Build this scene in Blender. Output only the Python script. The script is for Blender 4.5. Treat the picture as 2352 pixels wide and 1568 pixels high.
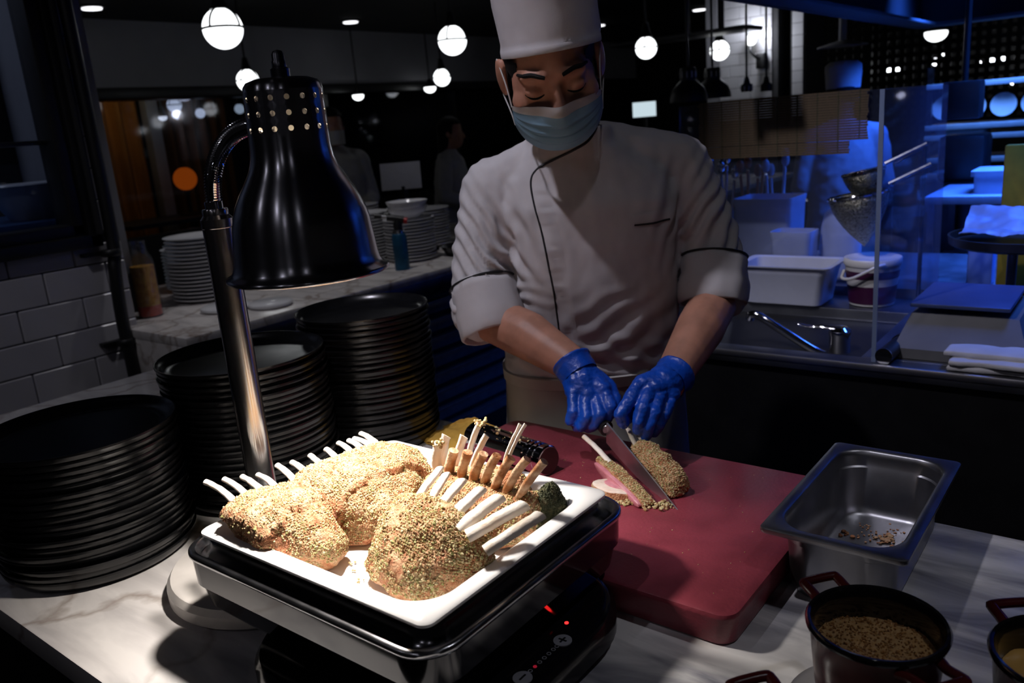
import bpy, bmesh, math, random
import numpy as np
from mathutils import Vector, Matrix, noise

for o in list(bpy.data.objects):
    bpy.data.objects.remove(o)
SC = bpy.context.scene
COL = SC.collection

# ------------------------------------------------------------------ camera, world, lights, exposure
YAW, PITCH, ROLL = math.radians(38.886), math.radians(14.79), math.radians(-4.783)
fwd = Vector((-math.sin(YAW) * math.cos(PITCH), math.cos(YAW) * math.cos(PITCH), -math.sin(PITCH)))
rgt = Vector((math.cos(YAW), math.sin(YAW), 0))
upv = rgt.cross(fwd)
cr = math.cos(ROLL) * rgt + math.sin(ROLL) * upv
cu = -math.sin(ROLL) * rgt + math.cos(ROLL) * upv
cam_d = bpy.data.cameras.new('camera')
cam = bpy.data.objects.new('camera', cam_d)
COL.objects.link(cam)
cm = Matrix.Identity(4)
for i in range(3):
    cm[i][0], cm[i][1], cm[i][2] = cr[i], cu[i], -fwd[i]
cm[0][3], cm[1][3], cm[2][3] = 0, 0, 1.5
cam.matrix_world = cm
cam_d.sensor_width = 36
cam_d.lens = 1884 / 2352 * 36
cam_d.clip_start = 0.02
cam_d.dof.use_dof = True
cam_d.dof.focus_distance = 1.05
cam_d.dof.aperture_fstop = 7.0
SC.camera = cam

SC.view_settings.view_transform = 'Standard'
SC.view_settings.look = 'None'
SC.view_settings.gamma = 1
SC.view_settings.use_curve_mapping = False
SC.view_settings.exposure = 0.0
SC.cycles.use_denoising = True
SC.cycles.max_bounces = 8
SC.cycles.transparent_max_bounces = 16
SC.cycles.sample_clamp_indirect = 4.0
SC.cycles.caustics_reflective = False
SC.cycles.caustics_refractive = False

W = bpy.data.worlds.new('dark_restaurant')
SC.world = W
W.use_nodes = True
W.node_tree.nodes['Background'].inputs[0].default_value = (0.75, 0.72, 0.85, 1)
W.node_tree.nodes['Background'].inputs[1].default_value = 0.003

def light(name, kind, loc, power, color=(1, 1, 1), target=None, size=0.1, spot=60, blend=0.5, size_y=None):
    d = bpy.data.lights.new(name, kind)
    d.energy = power
    d.color = color
    if kind == 'AREA':
        d.size = size
        if size_y:
            d.shape = 'RECTANGLE'
            d.size_y = size_y
    else:
        d.shadow_soft_size = size
    if kind == 'SPOT':
        d.spot_size = math.radians(spot)
        d.spot_blend = blend
    o = bpy.data.objects.new(name, d)
    COL.objects.link(o)
    o.location = loc
    if target is not None:
        o.rotation_euler = (Vector(target) - Vector(loc)).to_track_quat('-Z', 'Y').to_euler()
    return o

# ceiling spots (recessed downlights out of frame), added fill lights and the blue hood lamps
light('ceiling_spot', 'SPOT', (-1.08, 0.35, 3.05), 68, (0.89, 0.86, 1.0), (-0.78, 1.42, 1.32), 0.03, 46, 0.5)
light('ceiling_spot', 'SPOT', (-0.15, 0.55, 3.05), 6, (0.88, 0.87, 1.0), (-0.68, 1.45, 1.35), 0.03, 28, 0.6)  # added weak spot, brightens the darker shoulder and sleeve of the coat
light('ceiling_spot', 'SPOT', (-1.9, 0.3, 3.0), 17, (0.93, 0.91, 1.0), (-2.75, 0.95, 0.9), 0.05, 56, 0.8)
light('ceiling_spot', 'SPOT', (0.42, 1.0, 3.0), 17, (0.90, 0.90, 1.0), (0.0, 0.85, 0.9), 0.05, 44, 0.8)
light('ceiling_spot', 'SPOT', (-2.5, 2.2, 3.0), 27, (0.97, 0.95, 1.0), (-2.75, 2.3, 0.9), 0.05, 70, 0.8)
light('ceiling_spot', 'SPOT', (-1.2, 0.9, 3.0), 75, (0.82, 0.82, 1.0), (-0.74, 2.50, 1.05), 0.04, 27, 0.7)  # added spot, only there to brighten the container and its neighbours
for lx, ly, lpw in ((-0.5, -1.5, 2.6), (1.2, -1.2, 1.2), (0.6, -2.6, 2.0), (-1.9, -1.4, 2.0)):
    light('fill_lamp', 'POINT', (lx, ly, 2.9), lpw, (0.88, 0.86, 1.0), None, 0.07)  # unseen fill lamps added to lift the shadows on the coat
for hn, hl_, hp_, hc_, ht_, hs_, hy_ in (('hood_light', (-0.25, 3.5, 2.05), 58, (0.035, 0.16, 1.0), (-0.6, 3.4, 0.9), 0.8, 1.6), ('hood_light', (-0.1, 2.5, 2.0), 3.5, (0.05, 0.18, 1.0), (-0.3, 2.5, 0.9), 0.3, 0.3),
                                 ('hood_light', (-0.85, 4.35, 1.98), 7, (0.03, 0.15, 1.0), (-1.3, 4.5, 1.5), 0.25, 0.25), ('hood_lining_fill', (1.0, 3.9, 1.84), 22.0, (0.02, 0.12, 1.0), (1.0, 3.91, 2.3), 0.6, 1.2), ('rack_light', (-0.6, 5.3, 1.95), 5, (0.10, 0.3, 1.0), (-0.8, 5.8, 1.3), 0.8, 0.2)):  # small area by the cook and the upward one are added to brighten hat and lining
    lo = light(hn, 'AREA', hl_, hp_, hc_, ht_, hs_, size_y=hy_)
    lo.data.spread = math.radians(82)

# ------------------------------------------------------------------ helpers
def rnd(seed):
    return random.Random(seed)

class B:
    """collects geometry (world coordinates) and links it as ONE mesh object"""
    def __init__(s, M=None):
        s.v = []; s.f = []; s.m = []; s.M = M; s.mi = 0
    def add(s, vs, fs, M=None):
        k = len(s.v)
        if M is not None:
            vs = [M @ Vector(p) for p in vs]
        s.v += [Vector(p) for p in vs]
        s.f += [tuple(i + k for i in f) for f in fs]
        s.m += [s.mi] * len(fs)
        return s
    def box(s, c, d, M=None, bev=0.0, seg=2):
        bm = bmesh.new()
        bmesh.ops.create_cube(bm, size=1)
        bmesh.ops.scale(bm, vec=d, verts=bm.verts)
        if bev > 0:
            bmesh.ops.bevel(bm, geom=bm.edges[:], offset=bev, segments=seg, affect='EDGES', profile=0.5)
        bmesh.ops.translate(bm, vec=c, verts=bm.verts)
        bm.verts.index_update()
        s.add([v.co.copy() for v in bm.verts], [[v.index for v in f.verts] for f in bm.faces], M)
        bm.free()
        return s
    def span(s, a, b, bev=0.0):
        return s.box([(a[i] + b[i]) / 2 for i in range(3)], [abs(b[i] - a[i]) for i in range(3)], bev=bev)
    def rings(s, rings, cap0=True, cap1=True, closed=True, M=None, loop=False):
        n = len(rings[0]); vs = []; fs = []
        for r in rings: vs += list(r)
        R = len(rings)
        for i in range(R if loop else R - 1):
            a = i * n; b = ((i + 1) % R) * n
            for j in range(n if closed else n - 1):
                k = (j + 1) % n
                fs.append((a + j, a + k, b + k, b + j))
        if cap0: fs.append(tuple(range(n))[::-1])
        if cap1: fs.append(tuple(range((R - 1) * n, R * n)))
        return s.add(vs, fs, M)
    def lathe(s, prof, c=(0, 0, 0), seg=40, M=None, cap0=False, cap1=False, sx=1, sy=1):
        rs = []
        for r, z in prof:
            rs.append([(c[0] + sx * r * math.cos(2 * math.pi * j / seg), c[1] + sy * r * math.sin(2 * math.pi * j / seg), c[2] + z) for j in range(seg)])
        return s.rings(rs, cap0, cap1, True, M)
    def tube(s, pts, rad, seg=12, cap=True, flat=1.0, M=None, up=None):
        pts = [Vector(p) for p in pts]
        if not hasattr(rad, '__len__'): rad = [rad] * len(pts)
        n = len(pts); rs = []
        t0 = (pts[1] - pts[0]).normalized()
        ref = Vector(up) if up is not None else (Vector((0, 0, 1)) if abs(t0.z) < 0.9 else Vector((1, 0, 0)))
        a = (ref - t0 * ref.dot(t0)).normalized()
        for i in range(n):
            t = (pts[min(i + 1, n - 1)] - pts[max(i - 1, 0)]).normalized()
            a = (a - t * a.dot(t)).normalized()
            b = t.cross(a)
            rs.append([pts[i] + rad[i] * (math.cos(2 * math.pi * j / seg) * a * flat + math.sin(2 * math.pi * j / seg) * b) for j in range(seg)])
        return s.rings(rs, cap, cap, True, M)
    def ell(s, c, r, M=None, seg=16, rin=10, R=None):
        rs = []
        c = Vector(c)
        for i in range(1, rin):
            th = math.pi * i / rin
            ring = []
            for j in range(seg):
                ph = 2 * math.pi * j / seg
                p = Vector((r[0] * math.sin(th) * math.cos(ph), r[1] * math.sin(th) * math.sin(ph), r[2] * -math.cos(th)))
                if R is not None: p = R @ p
                ring.append(c + p)
            rs.append(ring)
        return s.rings(rs, True, True, True, M)
    def cap(s, a, b, ra, rb, M=None, seg=14):
        """round-ended tapered limb from a to b"""
        a = Vector(a); b = Vector(b); d = (b - a).normalized()
        pts = []; rad = []
        for k in (85, 60, 30):
            t = math.radians(k); pts.append(a - d * ra * math.sin(t)); rad.append(ra * math.cos(t))
        pts += [a, b]; rad += [ra, rb]
        for k in (30, 60, 85):
            t = math.radians(k); pts.append(b + d * rb * math.sin(t)); rad.append(rb * math.cos(t))
        return s.tube(pts, rad, seg, True, 1.0, M)
    def grid(s, fn, nu, nv, M=None, closed_u=False):
        vs = [fn(i / (nu if closed_u else nu - 1), j / (nv - 1)) for j in range(nv) for i in range(nu)]
        fs = []
        for j in range(nv - 1):
            for i in range(nu if closed_u else nu - 1):
                k = (i + 1) % nu
                fs.append((j * nu + i, j * nu + k, (j + 1) * nu + k, (j + 1) * nu + i))
        return s.add(vs, fs, M)
    def build(s, name, mats, parent=None, smooth=35, loc=None, orient=1):
        me = bpy.data.meshes.new(name)
        vs = s.v if s.M is None else [s.M @ p for p in s.v]
        base = Vector((0, 0, 0))
        if parent is not None:
            q = parent
            while q is not None:
                base = base + q.location; q = q.parent
        if loc is not None: base = base + Vector(loc)
        me.from_pydata([tuple(p - base) for p in vs], [], s.f)
        if not isinstance(mats, (list, tuple)): mats = [mats]
        for m in mats: me.materials.append(m)
        if len(mats) > 1: me.polygons.foreach_set('material_index', s.m)
        bm = bmesh.new(); bm.from_mesh(me)
        bmesh.ops.recalc_face_normals(bm, faces=bm.faces)
        if any(e.is_boundary for e in bm.edges):                 # open shells: outward (orient=1) or inward (-1)
            c = sum((v.co for v in bm.verts), Vector()) / max(1, len(bm.verts))
            if orient * sum(f.calc_area() * (f.calc_center_median() - c).dot(f.normal) for f in bm.faces) < 0:
                bmesh.ops.reverse_faces(bm, faces=bm.faces)
        bm.to_mesh(me); bm.free()
        if smooth:
            me.polygons.foreach_set('use_smooth', [True] * len(me.polygons))
            me.set_sharp_from_angle(angle=math.radians(smooth))
        o = bpy.data.objects.new(name, me)
        COL.objects.link(o)
        if parent is not None: o.parent = parent
        if loc is not None: o.location = loc
        return o

def thing(name, label, cat, loc, group=None):
    o = bpy.data.objects.new(name, None)
    COL.objects.link(o)
    o.location = loc; o.empty_display_size = 0.02
    return tag(o, label, cat, group)
def tag(o, label, cat, group=None, kind=None):
    o['label'] = label; o['category'] = cat
    if group: o['group'] = group
    if kind: o['kind'] = kind
    return o
def struct(o, label=None):
    o['kind'] = 'structure'
    if label: o['label'] = label
    return o
def copy_tree(o, parent=None):
    c = o.copy(); COL.objects.link(c)
    c.parent = parent
    for ch in [x for x in o.children]:
        copy_tree(ch, c)
    return c
def rrect(cx, cy, hx, hy, r, z, n=6):
    pts = []
    for (sx, sy, a0) in ((1, 1, 0), (-1, 1, 90), (-1, -1, 180), (1, -1, 270)):
        for k in range(n + 1):
            a = math.radians(a0 + 90 * k / n)
            pts.append((cx + sx * (hx - r) + r * math.cos(a), cy + sy * (hy - r) + r * math.sin(a), z))
    return pts
def remesh(b, voxel, smooth=4, factor=0.5):
    """union of the closed shapes in b as one continuous surface; returns (verts, faces)"""
    me = bpy.data.meshes.new('tmp')
    me.from_pydata([tuple(p) for p in b.v], [], b.f)
    bm = bmesh.new(); bm.from_mesh(me); bmesh.ops.recalc_face_normals(bm, faces=bm.faces); bm.to_mesh(me); bm.free()
    o = bpy.data.objects.new('tmp', me); COL.objects.link(o)
    m = o.modifiers.new('r', 'REMESH'); m.mode = 'VOXEL'; m.voxel_size = voxel
    if smooth:
        sm = o.modifiers.new('s', 'SMOOTH'); sm.iterations = smooth; sm.factor = factor
    dg = bpy.context.evaluated_depsgraph_get(); dg.update()
    e = o.evaluated_get(dg).to_mesh()
    vs = [v.co.copy() for v in e.vertices]; fs = [tuple(p.vertices) for p in e.polygons]
    bpy.data.objects.remove(o); bpy.data.meshes.remove(me)
    r = B(); r.add(vs, fs)
    return r
def normals(b):
    me = bpy.data.meshes.new('tmpn'); me.from_pydata([tuple(p) for p in b.v], [], b.f); me.update()
    n = [v.normal.copy() for v in me.vertices]
    bpy.data.meshes.remove(me)
    return n
def fbm(p, sc, octv=3, seed=0.0):
    q = Vector((p[0] * sc + seed, p[1] * sc - seed * 0.7, p[2] * sc + seed * 1.3))
    return noise.fractal(q, 0.9, 2.0, octv)
def lerp(a, b, t): return a + (b - a) * t
def sstep(a, b, x):
    t = min(1, max(0, (x - a) / (b - a))); return t * t * (3 - 2 * t)
def bez(p, n=12):
    """smooth curve through the points p (Catmull-Rom)"""
    P = [Vector(q) for q in p]; out = []
    P = [P[0] * 2 - P[1]] + P + [P[-1] * 2 - P[-2]]
    for i in range(1, len(P) - 2):
        for k in range(n):
            t = k / n
            out.append(0.5 * ((2 * P[i]) + (P[i + 1] - P[i - 1]) * t + (2 * P[i - 1] - 5 * P[i] + 4 * P[i + 1] - P[i + 2]) * t * t + (3 * P[i] - P[i - 1] - 3 * P[i + 1] + P[i + 2]) * t ** 3))
    out.append(P[-2]); return out

# ------------------------------------------------------------------ materials
def mat(name, col, rough=0.5, metal=0.0, var=0.0, vscale=20, bump=0.0, bscale=60, spec=0.5, trans=0.0, alpha=1.0,
        emit=None, estr=0.0, col2=None, aniso=0.0, sss=0.0, coat=0.0, rvar=0.0, stretch=None):
    m = bpy.data.materials.new(name); m.use_nodes = True
    nt = m.node_tree; p = nt.nodes['Principled BSDF']
    p.inputs['Base Color'].default_value = (*col, 1)
    p.inputs['Roughness'].default_value = rough
    p.inputs['Metallic'].default_value = metal
    p.inputs['Specular IOR Level'].default_value = spec
    p.inputs['Transmission Weight'].default_value = trans
    p.inputs['Alpha'].default_value = alpha
    if aniso: p.inputs['Anisotropic'].default_value = aniso
    if coat: p.inputs['Coat Weight'].default_value = coat; p.inputs['Coat Roughness'].default_value = 0.1
    if sss:
        p.inputs['Subsurface Weight'].default_value = sss
        p.inputs['Subsurface Radius'].default_value = (0.012, 0.005, 0.003)
        p.inputs['Subsurface Scale'].default_value = 1.0
    if emit:
        p.inputs['Emission Color'].default_value = (*emit, 1); p.inputs['Emission Strength'].default_value = estr
    tc = nt.nodes.new('ShaderNodeTexCoord'); src = tc.outputs['Object']
    if stretch:
        mp = nt.nodes.new('ShaderNodeMapping'); mp.inputs['Scale'].default_value = stretch
        nt.links.new(src, mp.inputs['Vector']); src = mp.outputs['Vector']
    if var > 0 or col2:
        n = nt.nodes.new('ShaderNodeTexNoise'); n.inputs['Scale'].default_value = vscale; n.inputs['Detail'].default_value = 5
        nt.links.new(src, n.inputs['Vector'])
        r = nt.nodes.new('ShaderNodeValToRGB')
        c2 = col2 or tuple(c * (1 - var) for c in col)
        r.color_ramp.elements[0].position = 0.38; r.color_ramp.elements[1].position = 0.62
        r.color_ramp.elements[0].color = (*c2, 1); r.color_ramp.elements[1].color = (*col, 1)
        nt.links.new(n.outputs['Fac'], r.inputs['Fac']); nt.links.new(r.outputs['Color'], p.inputs['Base Color'])
        if rvar:
            mr = nt.nodes.new('ShaderNodeMapRange'); mr.inputs['To Min'].default_value = max(0.02, rough - rvar); mr.inputs['To Max'].default_value = rough + rvar
            nt.links.new(n.outputs['Fac'], mr.inputs['Value']); nt.links.new(mr.outputs['Result'], p.inputs['Roughness'])
    if bump > 0:
        n = nt.nodes.new('ShaderNodeTexNoise'); n.inputs['Scale'].default_value = bscale; n.inputs['Detail'].default_value = 6
        nt.links.new(src, n.inputs['Vector'])
        b = nt.nodes.new('ShaderNodeBump'); b.inputs['Strength'].default_value = bump; b.inputs['Distance'].default_value = 0.01
        nt.links.new(n.outputs['Fac'], b.inputs['Height']); nt.links.new(b.outputs['Normal'], p.inputs['Normal'])
    return m
def emis(name, col, st):
    m = bpy.data.materials.new(name); m.use_nodes = True
    nt = m.node_tree; nt.nodes.remove(nt.nodes['Principled BSDF'])
    e = nt.nodes.new('ShaderNodeEmission'); e.inputs[0].default_value = (*col, 1); e.inputs[1].default_value = st
    nt.links.new(e.outputs[0], nt.nodes['Material Output'].inputs[0]); return m
def glass(name, tint=(0.9, 0.93, 1.0), rough=0.03, haze=0.0, hcol=(0.5, 0.55, 0.7), gl=0.07):
    """thin clear sheet: mostly see-through, a little mirror, a little surface haze"""
    m = bpy.data.materials.new(name); m.use_nodes = True
    nt = m.node_tree; nt.nodes.remove(nt.nodes['Principled BSDF'])
    t = nt.nodes.new('ShaderNodeBsdfTransparent'); t.inputs[0].default_value = (*tint, 1)
    g = nt.nodes.new('ShaderNodeBsdfGlossy'); g.inputs['Roughness'].default_value = rough
    mx = nt.nodes.new('ShaderNodeMixShader'); mx.inputs[0].default_value = gl
    nt.links.new(t.outputs[0], mx.inputs[1]); nt.links.new(g.outputs[0], mx.inputs[2]); out = mx
    if haze:
        d = nt.nodes.new('ShaderNodeBsdfDiffuse'); d.inputs[0].default_value = (*hcol, 1)
        m2 = nt.nodes.new('ShaderNodeMixShader'); m2.inputs[0].default_value = haze
        nt.links.new(mx.outputs[0], m2.inputs[1]); nt.links.new(d.outputs[0], m2.inputs[2]); out = m2
    nt.links.new(out.outputs[0], nt.nodes['Material Output'].inputs[0]); return m
def ramp_noise(name, stops, scale=60, rough=0.7, bump=0.5, bscale=300, detail=8, big=12, bigw=0.5, island=0.0, spec=0.3, sss=0.0):
    """noise-coloured organic surface: fine noise plus broad patches through one ramp"""
    m = bpy.data.materials.new(name); m.use_nodes = True
    nt = m.node_tree; p = nt.nodes['Principled BSDF']
    p.inputs['Roughness'].default_value = rough; p.inputs['Specular IOR Level'].default_value = spec
    if sss:
        p.inputs['Subsurface Weight'].default_value = sss; p.inputs['Subsurface Radius'].default_value = (0.01, 0.005, 0.003); p.inputs['Subsurface Scale'].default_value = 0.5
    g = nt.nodes.new('ShaderNodeNewGeometry')
    n1 = nt.nodes.new('ShaderNodeTexNoise'); n1.inputs['Scale'].default_value = scale; n1.inputs['Detail'].default_value = detail
    n2 = nt.nodes.new('ShaderNodeTexNoise'); n2.inputs['Scale'].default_value = big; n2.inputs['Detail'].default_value = 3
    for n in (n1, n2): nt.links.new(g.outputs['Position'], n.inputs['Vector'])
    mx = nt.nodes.new('ShaderNodeMix'); mx.inputs[0].default_value = bigw
    nt.links.new(n1.outputs['Fac'], mx.inputs[2]); nt.links.new(n2.outputs['Fac'], mx.inputs[3]); src = mx.outputs[0]
    if island:
        m2 = nt.nodes.new('ShaderNodeMix'); m2.inputs[0].default_value = island
        nt.links.new(src, m2.inputs[2]); nt.links.new(g.outputs['Random Per Island'], m2.inputs[3]); src = m2.outputs[0]
    r = nt.nodes.new('ShaderNodeValToRGB'); cr_ = r.color_ramp
    while len(cr_.elements) < len(stops): cr_.elements.new(0.5)
    for e, (ps, c) in zip(cr_.elements, stops): e.position = ps; e.color = (*c, 1)
    nt.links.new(src, r.inputs['Fac']); nt.links.new(r.outputs['Color'], p.inputs['Base Color'])
    if bump:
        n3 = nt.nodes.new('ShaderNodeTexNoise'); n3.inputs['Scale'].default_value = bscale; n3.inputs['Detail'].default_value = 4
        nt.links.new(g.outputs['Position'], n3.inputs['Vector'])
        b = nt.nodes.new('ShaderNodeBump'); b.inputs['Strength'].default_value = bump; b.inputs['Distance'].default_value = 0.004
        nt.links.new(n3.outputs['Fac'], b.inputs['Height']); nt.links.new(b.outputs['Normal'], p.inputs['Normal'])
    return m
def marble(name):
    m = bpy.data.materials.new(name); m.use_nodes = True
    nt = m.node_tree; p = nt.nodes['Principled BSDF']; p.inputs['Roughness'].default_value = 0.16
    tc = nt.nodes.new('ShaderNodeNewGeometry')
    mp = nt.nodes.new('ShaderNodeMapping'); mp.inputs['Rotation'].default_value = (0, 0, 0.5); mp.inputs['Scale'].default_value = (2.2, 9, 4)
    nt.links.new(tc.outputs['Position'], mp.inputs['Vector'])
    n = nt.nodes.new('ShaderNodeTexNoise'); n.inputs['Scale'].default_value = 1.6; n.inputs['Detail'].default_value = 7; n.inputs['Distortion'].default_value = 0.8
    nt.links.new(mp.outputs[0], n.inputs['Vector'])
    r = nt.nodes.new('ShaderNodeValToRGB'); e = r.color_ramp.elements
    e[0].position = 0.34; e[0].color = (0.17, 0.17, 0.20, 1); e[1].position = 0.62; e[1].color = (0.78, 0.76, 0.74, 1)
    nt.links.new(n.outputs['Fac'], r.inputs['Fac'])
    # brown hairline veins
    d = nt.nodes.new('ShaderNodeTexNoise'); d.inputs['Scale'].default_value = 5; d.inputs['Detail'].default_value = 5
    nt.links.new(tc.outputs['Position'], d.inputs['Vector'])
    ad = nt.nodes.new('ShaderNodeMixRGB'); ad.blend_type = 'LINEAR_LIGHT'; ad.inputs[0].default_value = 0.16
    nt.links.new(tc.outputs['Position'], ad.inputs[1]); nt.links.new(d.outputs['Color'], ad.inputs[2])
    vo = nt.nodes.new('ShaderNodeTexVoronoi'); vo.feature = 'DISTANCE_TO_EDGE'; vo.inputs['Scale'].default_value = 4.2
    nt.links.new(ad.outputs[0], vo.inputs['Vector'])
    vr = nt.nodes.new('ShaderNodeValToRGB'); ve = vr.color_ramp.elements
    ve[0].position = 0.0; ve[0].color = (1, 1, 1, 1); ve[1].position = 0.055; ve[1].color = (0, 0, 0, 1)
    nt.links.new(vo.outputs['Distance'], vr.inputs['Fac'])
    # the veins and the warm ground belong to the slab's left half
    sx = nt.nodes.new('ShaderNodeSeparateXYZ'); nt.links.new(tc.outputs['Position'], sx.inputs[0])
    mr = nt.nodes.new('ShaderNodeMapRange'); mr.inputs['From Min'].default_value = -0.75; mr.inputs['From Max'].default_value = -0.95
    nt.links.new(sx.outputs[0], mr.inputs['Value'])
    mu = nt.nodes.new('ShaderNodeMath'); mu.operation = 'MULTIPLY'; nt.links.new(vr.outputs['Color'], mu.inputs[0]); nt.links.new(mr.outputs[0], mu.inputs[1])
    n4 = nt.nodes.new('ShaderNodeTexNoise'); n4.inputs['Scale'].default_value = 7; nt.links.new(tc.outputs['Position'], n4.inputs['Vector'])
    mu2 = nt.nodes.new('ShaderNodeMath'); mu2.operation = 'MULTIPLY'; nt.links.new(mu.outputs[0], mu2.inputs[0]); nt.links.new(n4.outputs['Fac'], mu2.inputs[1])
    warm = nt.nodes.new('ShaderNodeMixRGB'); warm.inputs[2].default_value = (0.74, 0.69, 0.65, 1)
    w = nt.nodes.new('ShaderNodeMath'); w.operation = 'MULTIPLY'; w.inputs[1].default_value = 0.60; nt.links.new(mr.outputs[0], w.inputs[0])
    nt.links.new(w.outputs[0], warm.inputs[0]); nt.links.new(r.outputs['Color'], warm.inputs[1])
    mx = nt.nodes.new('ShaderNodeMixRGB'); mx.inputs[2].default_value = (0.15, 0.08, 0.035, 1)
    nt.links.new(mu2.outputs[0], mx.inputs[0]); nt.links.new(warm.outputs[0], mx.inputs[1])
    nt.links.new(mx.outputs[0], p.inputs['Base Color'])
    return m

M_marble = marble('marble')
M_black_panel = mat('black_laminate', (0.008, 0.008, 0.009), 0.45, var=0.3)
M_steel = mat('brushed_steel', (0.55, 0.55, 0.57), 0.22, 1.0, var=0.15, vscale=40, rvar=0.06, stretch=(1, 1, 6))
M_steel_dark = mat('dark_steel', (0.16, 0.16, 0.18), 0.3, 1.0, var=0.25, vscale=12, rvar=0.08)
M_chrome = mat('polished_chrome', (0.75, 0.75, 0.77), 0.07, 1.0, var=0.05)
M_shade = mat('black_chrome_shade', (0.42, 0.42, 0.45), 0.22, 1.0, var=0.12, vscale=9, rvar=0.05, stretch=(1, 1, 0.2))
M_post = mat('lamp_post_steel', (0.62, 0.60, 0.59), 0.2, 1.0, var=0.15, vscale=30, rvar=0.08, stretch=(1, 1, 0.15))
M_shade_in = mat('shade_lining', (0.85, 0.83, 0.8), 0.35, 0.0, var=0.05)
for m_, an_ in ((M_shade, 0.8), (M_post, 0.6)):
    nt_ = m_.node_tree; tg_ = nt_.nodes.new('ShaderNodeTangent'); tg_.direction_type = 'RADIAL'; tg_.axis = 'Z'
    p_ = nt_.nodes['Principled BSDF']; nt_.links.new(tg_.outputs[0], p_.inputs['Tangent'])
    p_.inputs['Anisotropic'].default_value = an_; p_.inputs['Anisotropic Rotation'].default_value = 0.25
M_porcelain = mat('white_porcelain', (0.86, 0.85, 0.84), 0.12, var=0.03, coat=0.4)
M_plate = mat('black_stoneware', (0.008, 0.0083, 0.0095), 0.24, var=0.3, vscale=9, rvar=0.05)
M_white_plate = mat('white_plate_glaze', (0.72, 0.72, 0.74), 0.2, var=0.05)
M_board = mat('maroon_plastic_board', (0.25, 0.040, 0.058), 0.36, var=0.3, vscale=14, bump=0.12, bscale=200, rvar=0.08)
M_hob = mat('black_hob_glass', (0.006, 0.006, 0.007), 0.12, var=0.2)
M_plastic_black = mat('black_plastic', (0.012, 0.012, 0.013), 0.4, var=0.3)
M_white_base = mat('pale_stone_base', (0.62, 0.58, 0.54), 0.3, var=0.25, vscale=9)
M_tile = mat('white_glazed_tile', (0.52, 0.51, 0.55), 0.22, var=0.08, vscale=4)
M_grout = mat('dark_grout', (0.05, 0.05, 0.052), 0.9, var=0.2)
M_wall_grey = mat('grey_plaster', (0.30, 0.30, 0.32), 0.8, var=0.15, vscale=3)
M_ceiling = mat('dark_ceiling_paint', (0.035, 0.035, 0.037), 0.8, var=0.2, vscale=3)
M_dark = mat('dark_paint', (0.014, 0.014, 0.016), 0.5, var=0.3, vscale=5)
M_black = mat('matt_black_metal', (0.008, 0.008, 0.009), 0.45, var=0.2)
M_floor = mat('dark_floor_tile', (0.02, 0.02, 0.022), 0.35, var=0.4, vscale=6)
M_coat = mat('white_cotton_twill', (0.58, 0.56, 0.57), 0.85, var=0.08, vscale=16, bump=0.06, bscale=700, spec=0.2)
M_coat_seam = mat('cotton_seam_fold', (0.5, 0.47, 0.46), 0.9, var=0.1)
M_piping = mat('black_piping', (0.006, 0.006, 0.008), 0.6, var=0.2)
M_hat = mat('white_hat_cloth', (0.62, 0.60, 0.62), 0.85, var=0.08, vscale=20, bump=0.05, bscale=600, spec=0.2)
M_apron = mat('pale_apron_cloth', (0.46, 0.44, 0.42), 0.9, var=0.1, vscale=10, bump=0.08, bscale=500, spec=0.2)
M_skin = mat('skin', (0.47, 0.225, 0.15), 0.48, var=0.22, vscale=28, bump=0.04, bscale=180, sss=0.08, spec=0.4)
M_hair = mat('black_hair', (0.008, 0.007, 0.007), 0.75, spec=0.2, var=0.4, vscale=120)
M_glove = mat('blue_nitrile', (0.006, 0.075, 0.52), 0.33, var=0.2, vscale=30, bump=0.22, bscale=90, spec=0.6)
M_mask = mat('blue_mask_fabric', (0.20, 0.36, 0.49), 0.75, var=0.1, vscale=12, bump=0.05, bscale=900)
M_mask_white = mat('white_mask_band', (0.52, 0.51, 0.50), 0.8, var=0.06)
M_blade = mat('knife_steel', (0.80, 0.79, 0.80), 0.38, 1.0, var=0.1, vscale=30, rvar=0.05)
M_bone = ramp_noise('lamb_bone', [(0.25, (0.42, 0.22, 0.10)), (0.38, (0.72, 0.58, 0.44)), (0.52, (0.83, 0.76, 0.68)), (0.8, (0.86, 0.81, 0.75))], 45, 0.5, 0.2, 250, bigw=0.45, big=26, sss=0.05)
M_bone_brown = ramp_noise('browned_bone', [(0.3, (0.10, 0.03, 0.012)), (0.45, (0.36, 0.15, 0.06)), (0.58, (0.62, 0.42, 0.27)), (0.75, (0.70, 0.56, 0.42))], 60, 0.5, 0.4, 260, bigw=0.45, big=35)
M_meat = ramp_noise('roast_lamb', [(0.28, (0.12, 0.03, 0.012)), (0.42, (0.38, 0.14, 0.06)), (0.52, (0.55, 0.29, 0.15)), (0.62, (0.60, 0.40, 0.24)), (0.78, (0.42, 0.34, 0.15))], 95, 0.6, 1.0, 420, bigw=0.42, big=24)
M_crumb = ramp_noise('herb_crumb', [(0.16, (0.13, 0.05, 0.018)), (0.34, (0.37, 0.21, 0.09)), (0.50, (0.59, 0.45, 0.25)), (0.60, (0.62, 0.53, 0.31)), (0.70, (0.42, 0.40, 0.16)), (0.88, (0.17, 0.19, 0.055))], 230, 0.75, 0.0, 500, bigw=0.5, big=30, island=0.55)
M_meat_dark = ramp_noise('mint_crust', [(0.3, (0.02, 0.022, 0.012)), (0.5, (0.07, 0.075, 0.035)), (0.7, (0.16, 0.12, 0.06))], 120, 0.7, 1.0, 350, bigw=0.4, big=25)
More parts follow.
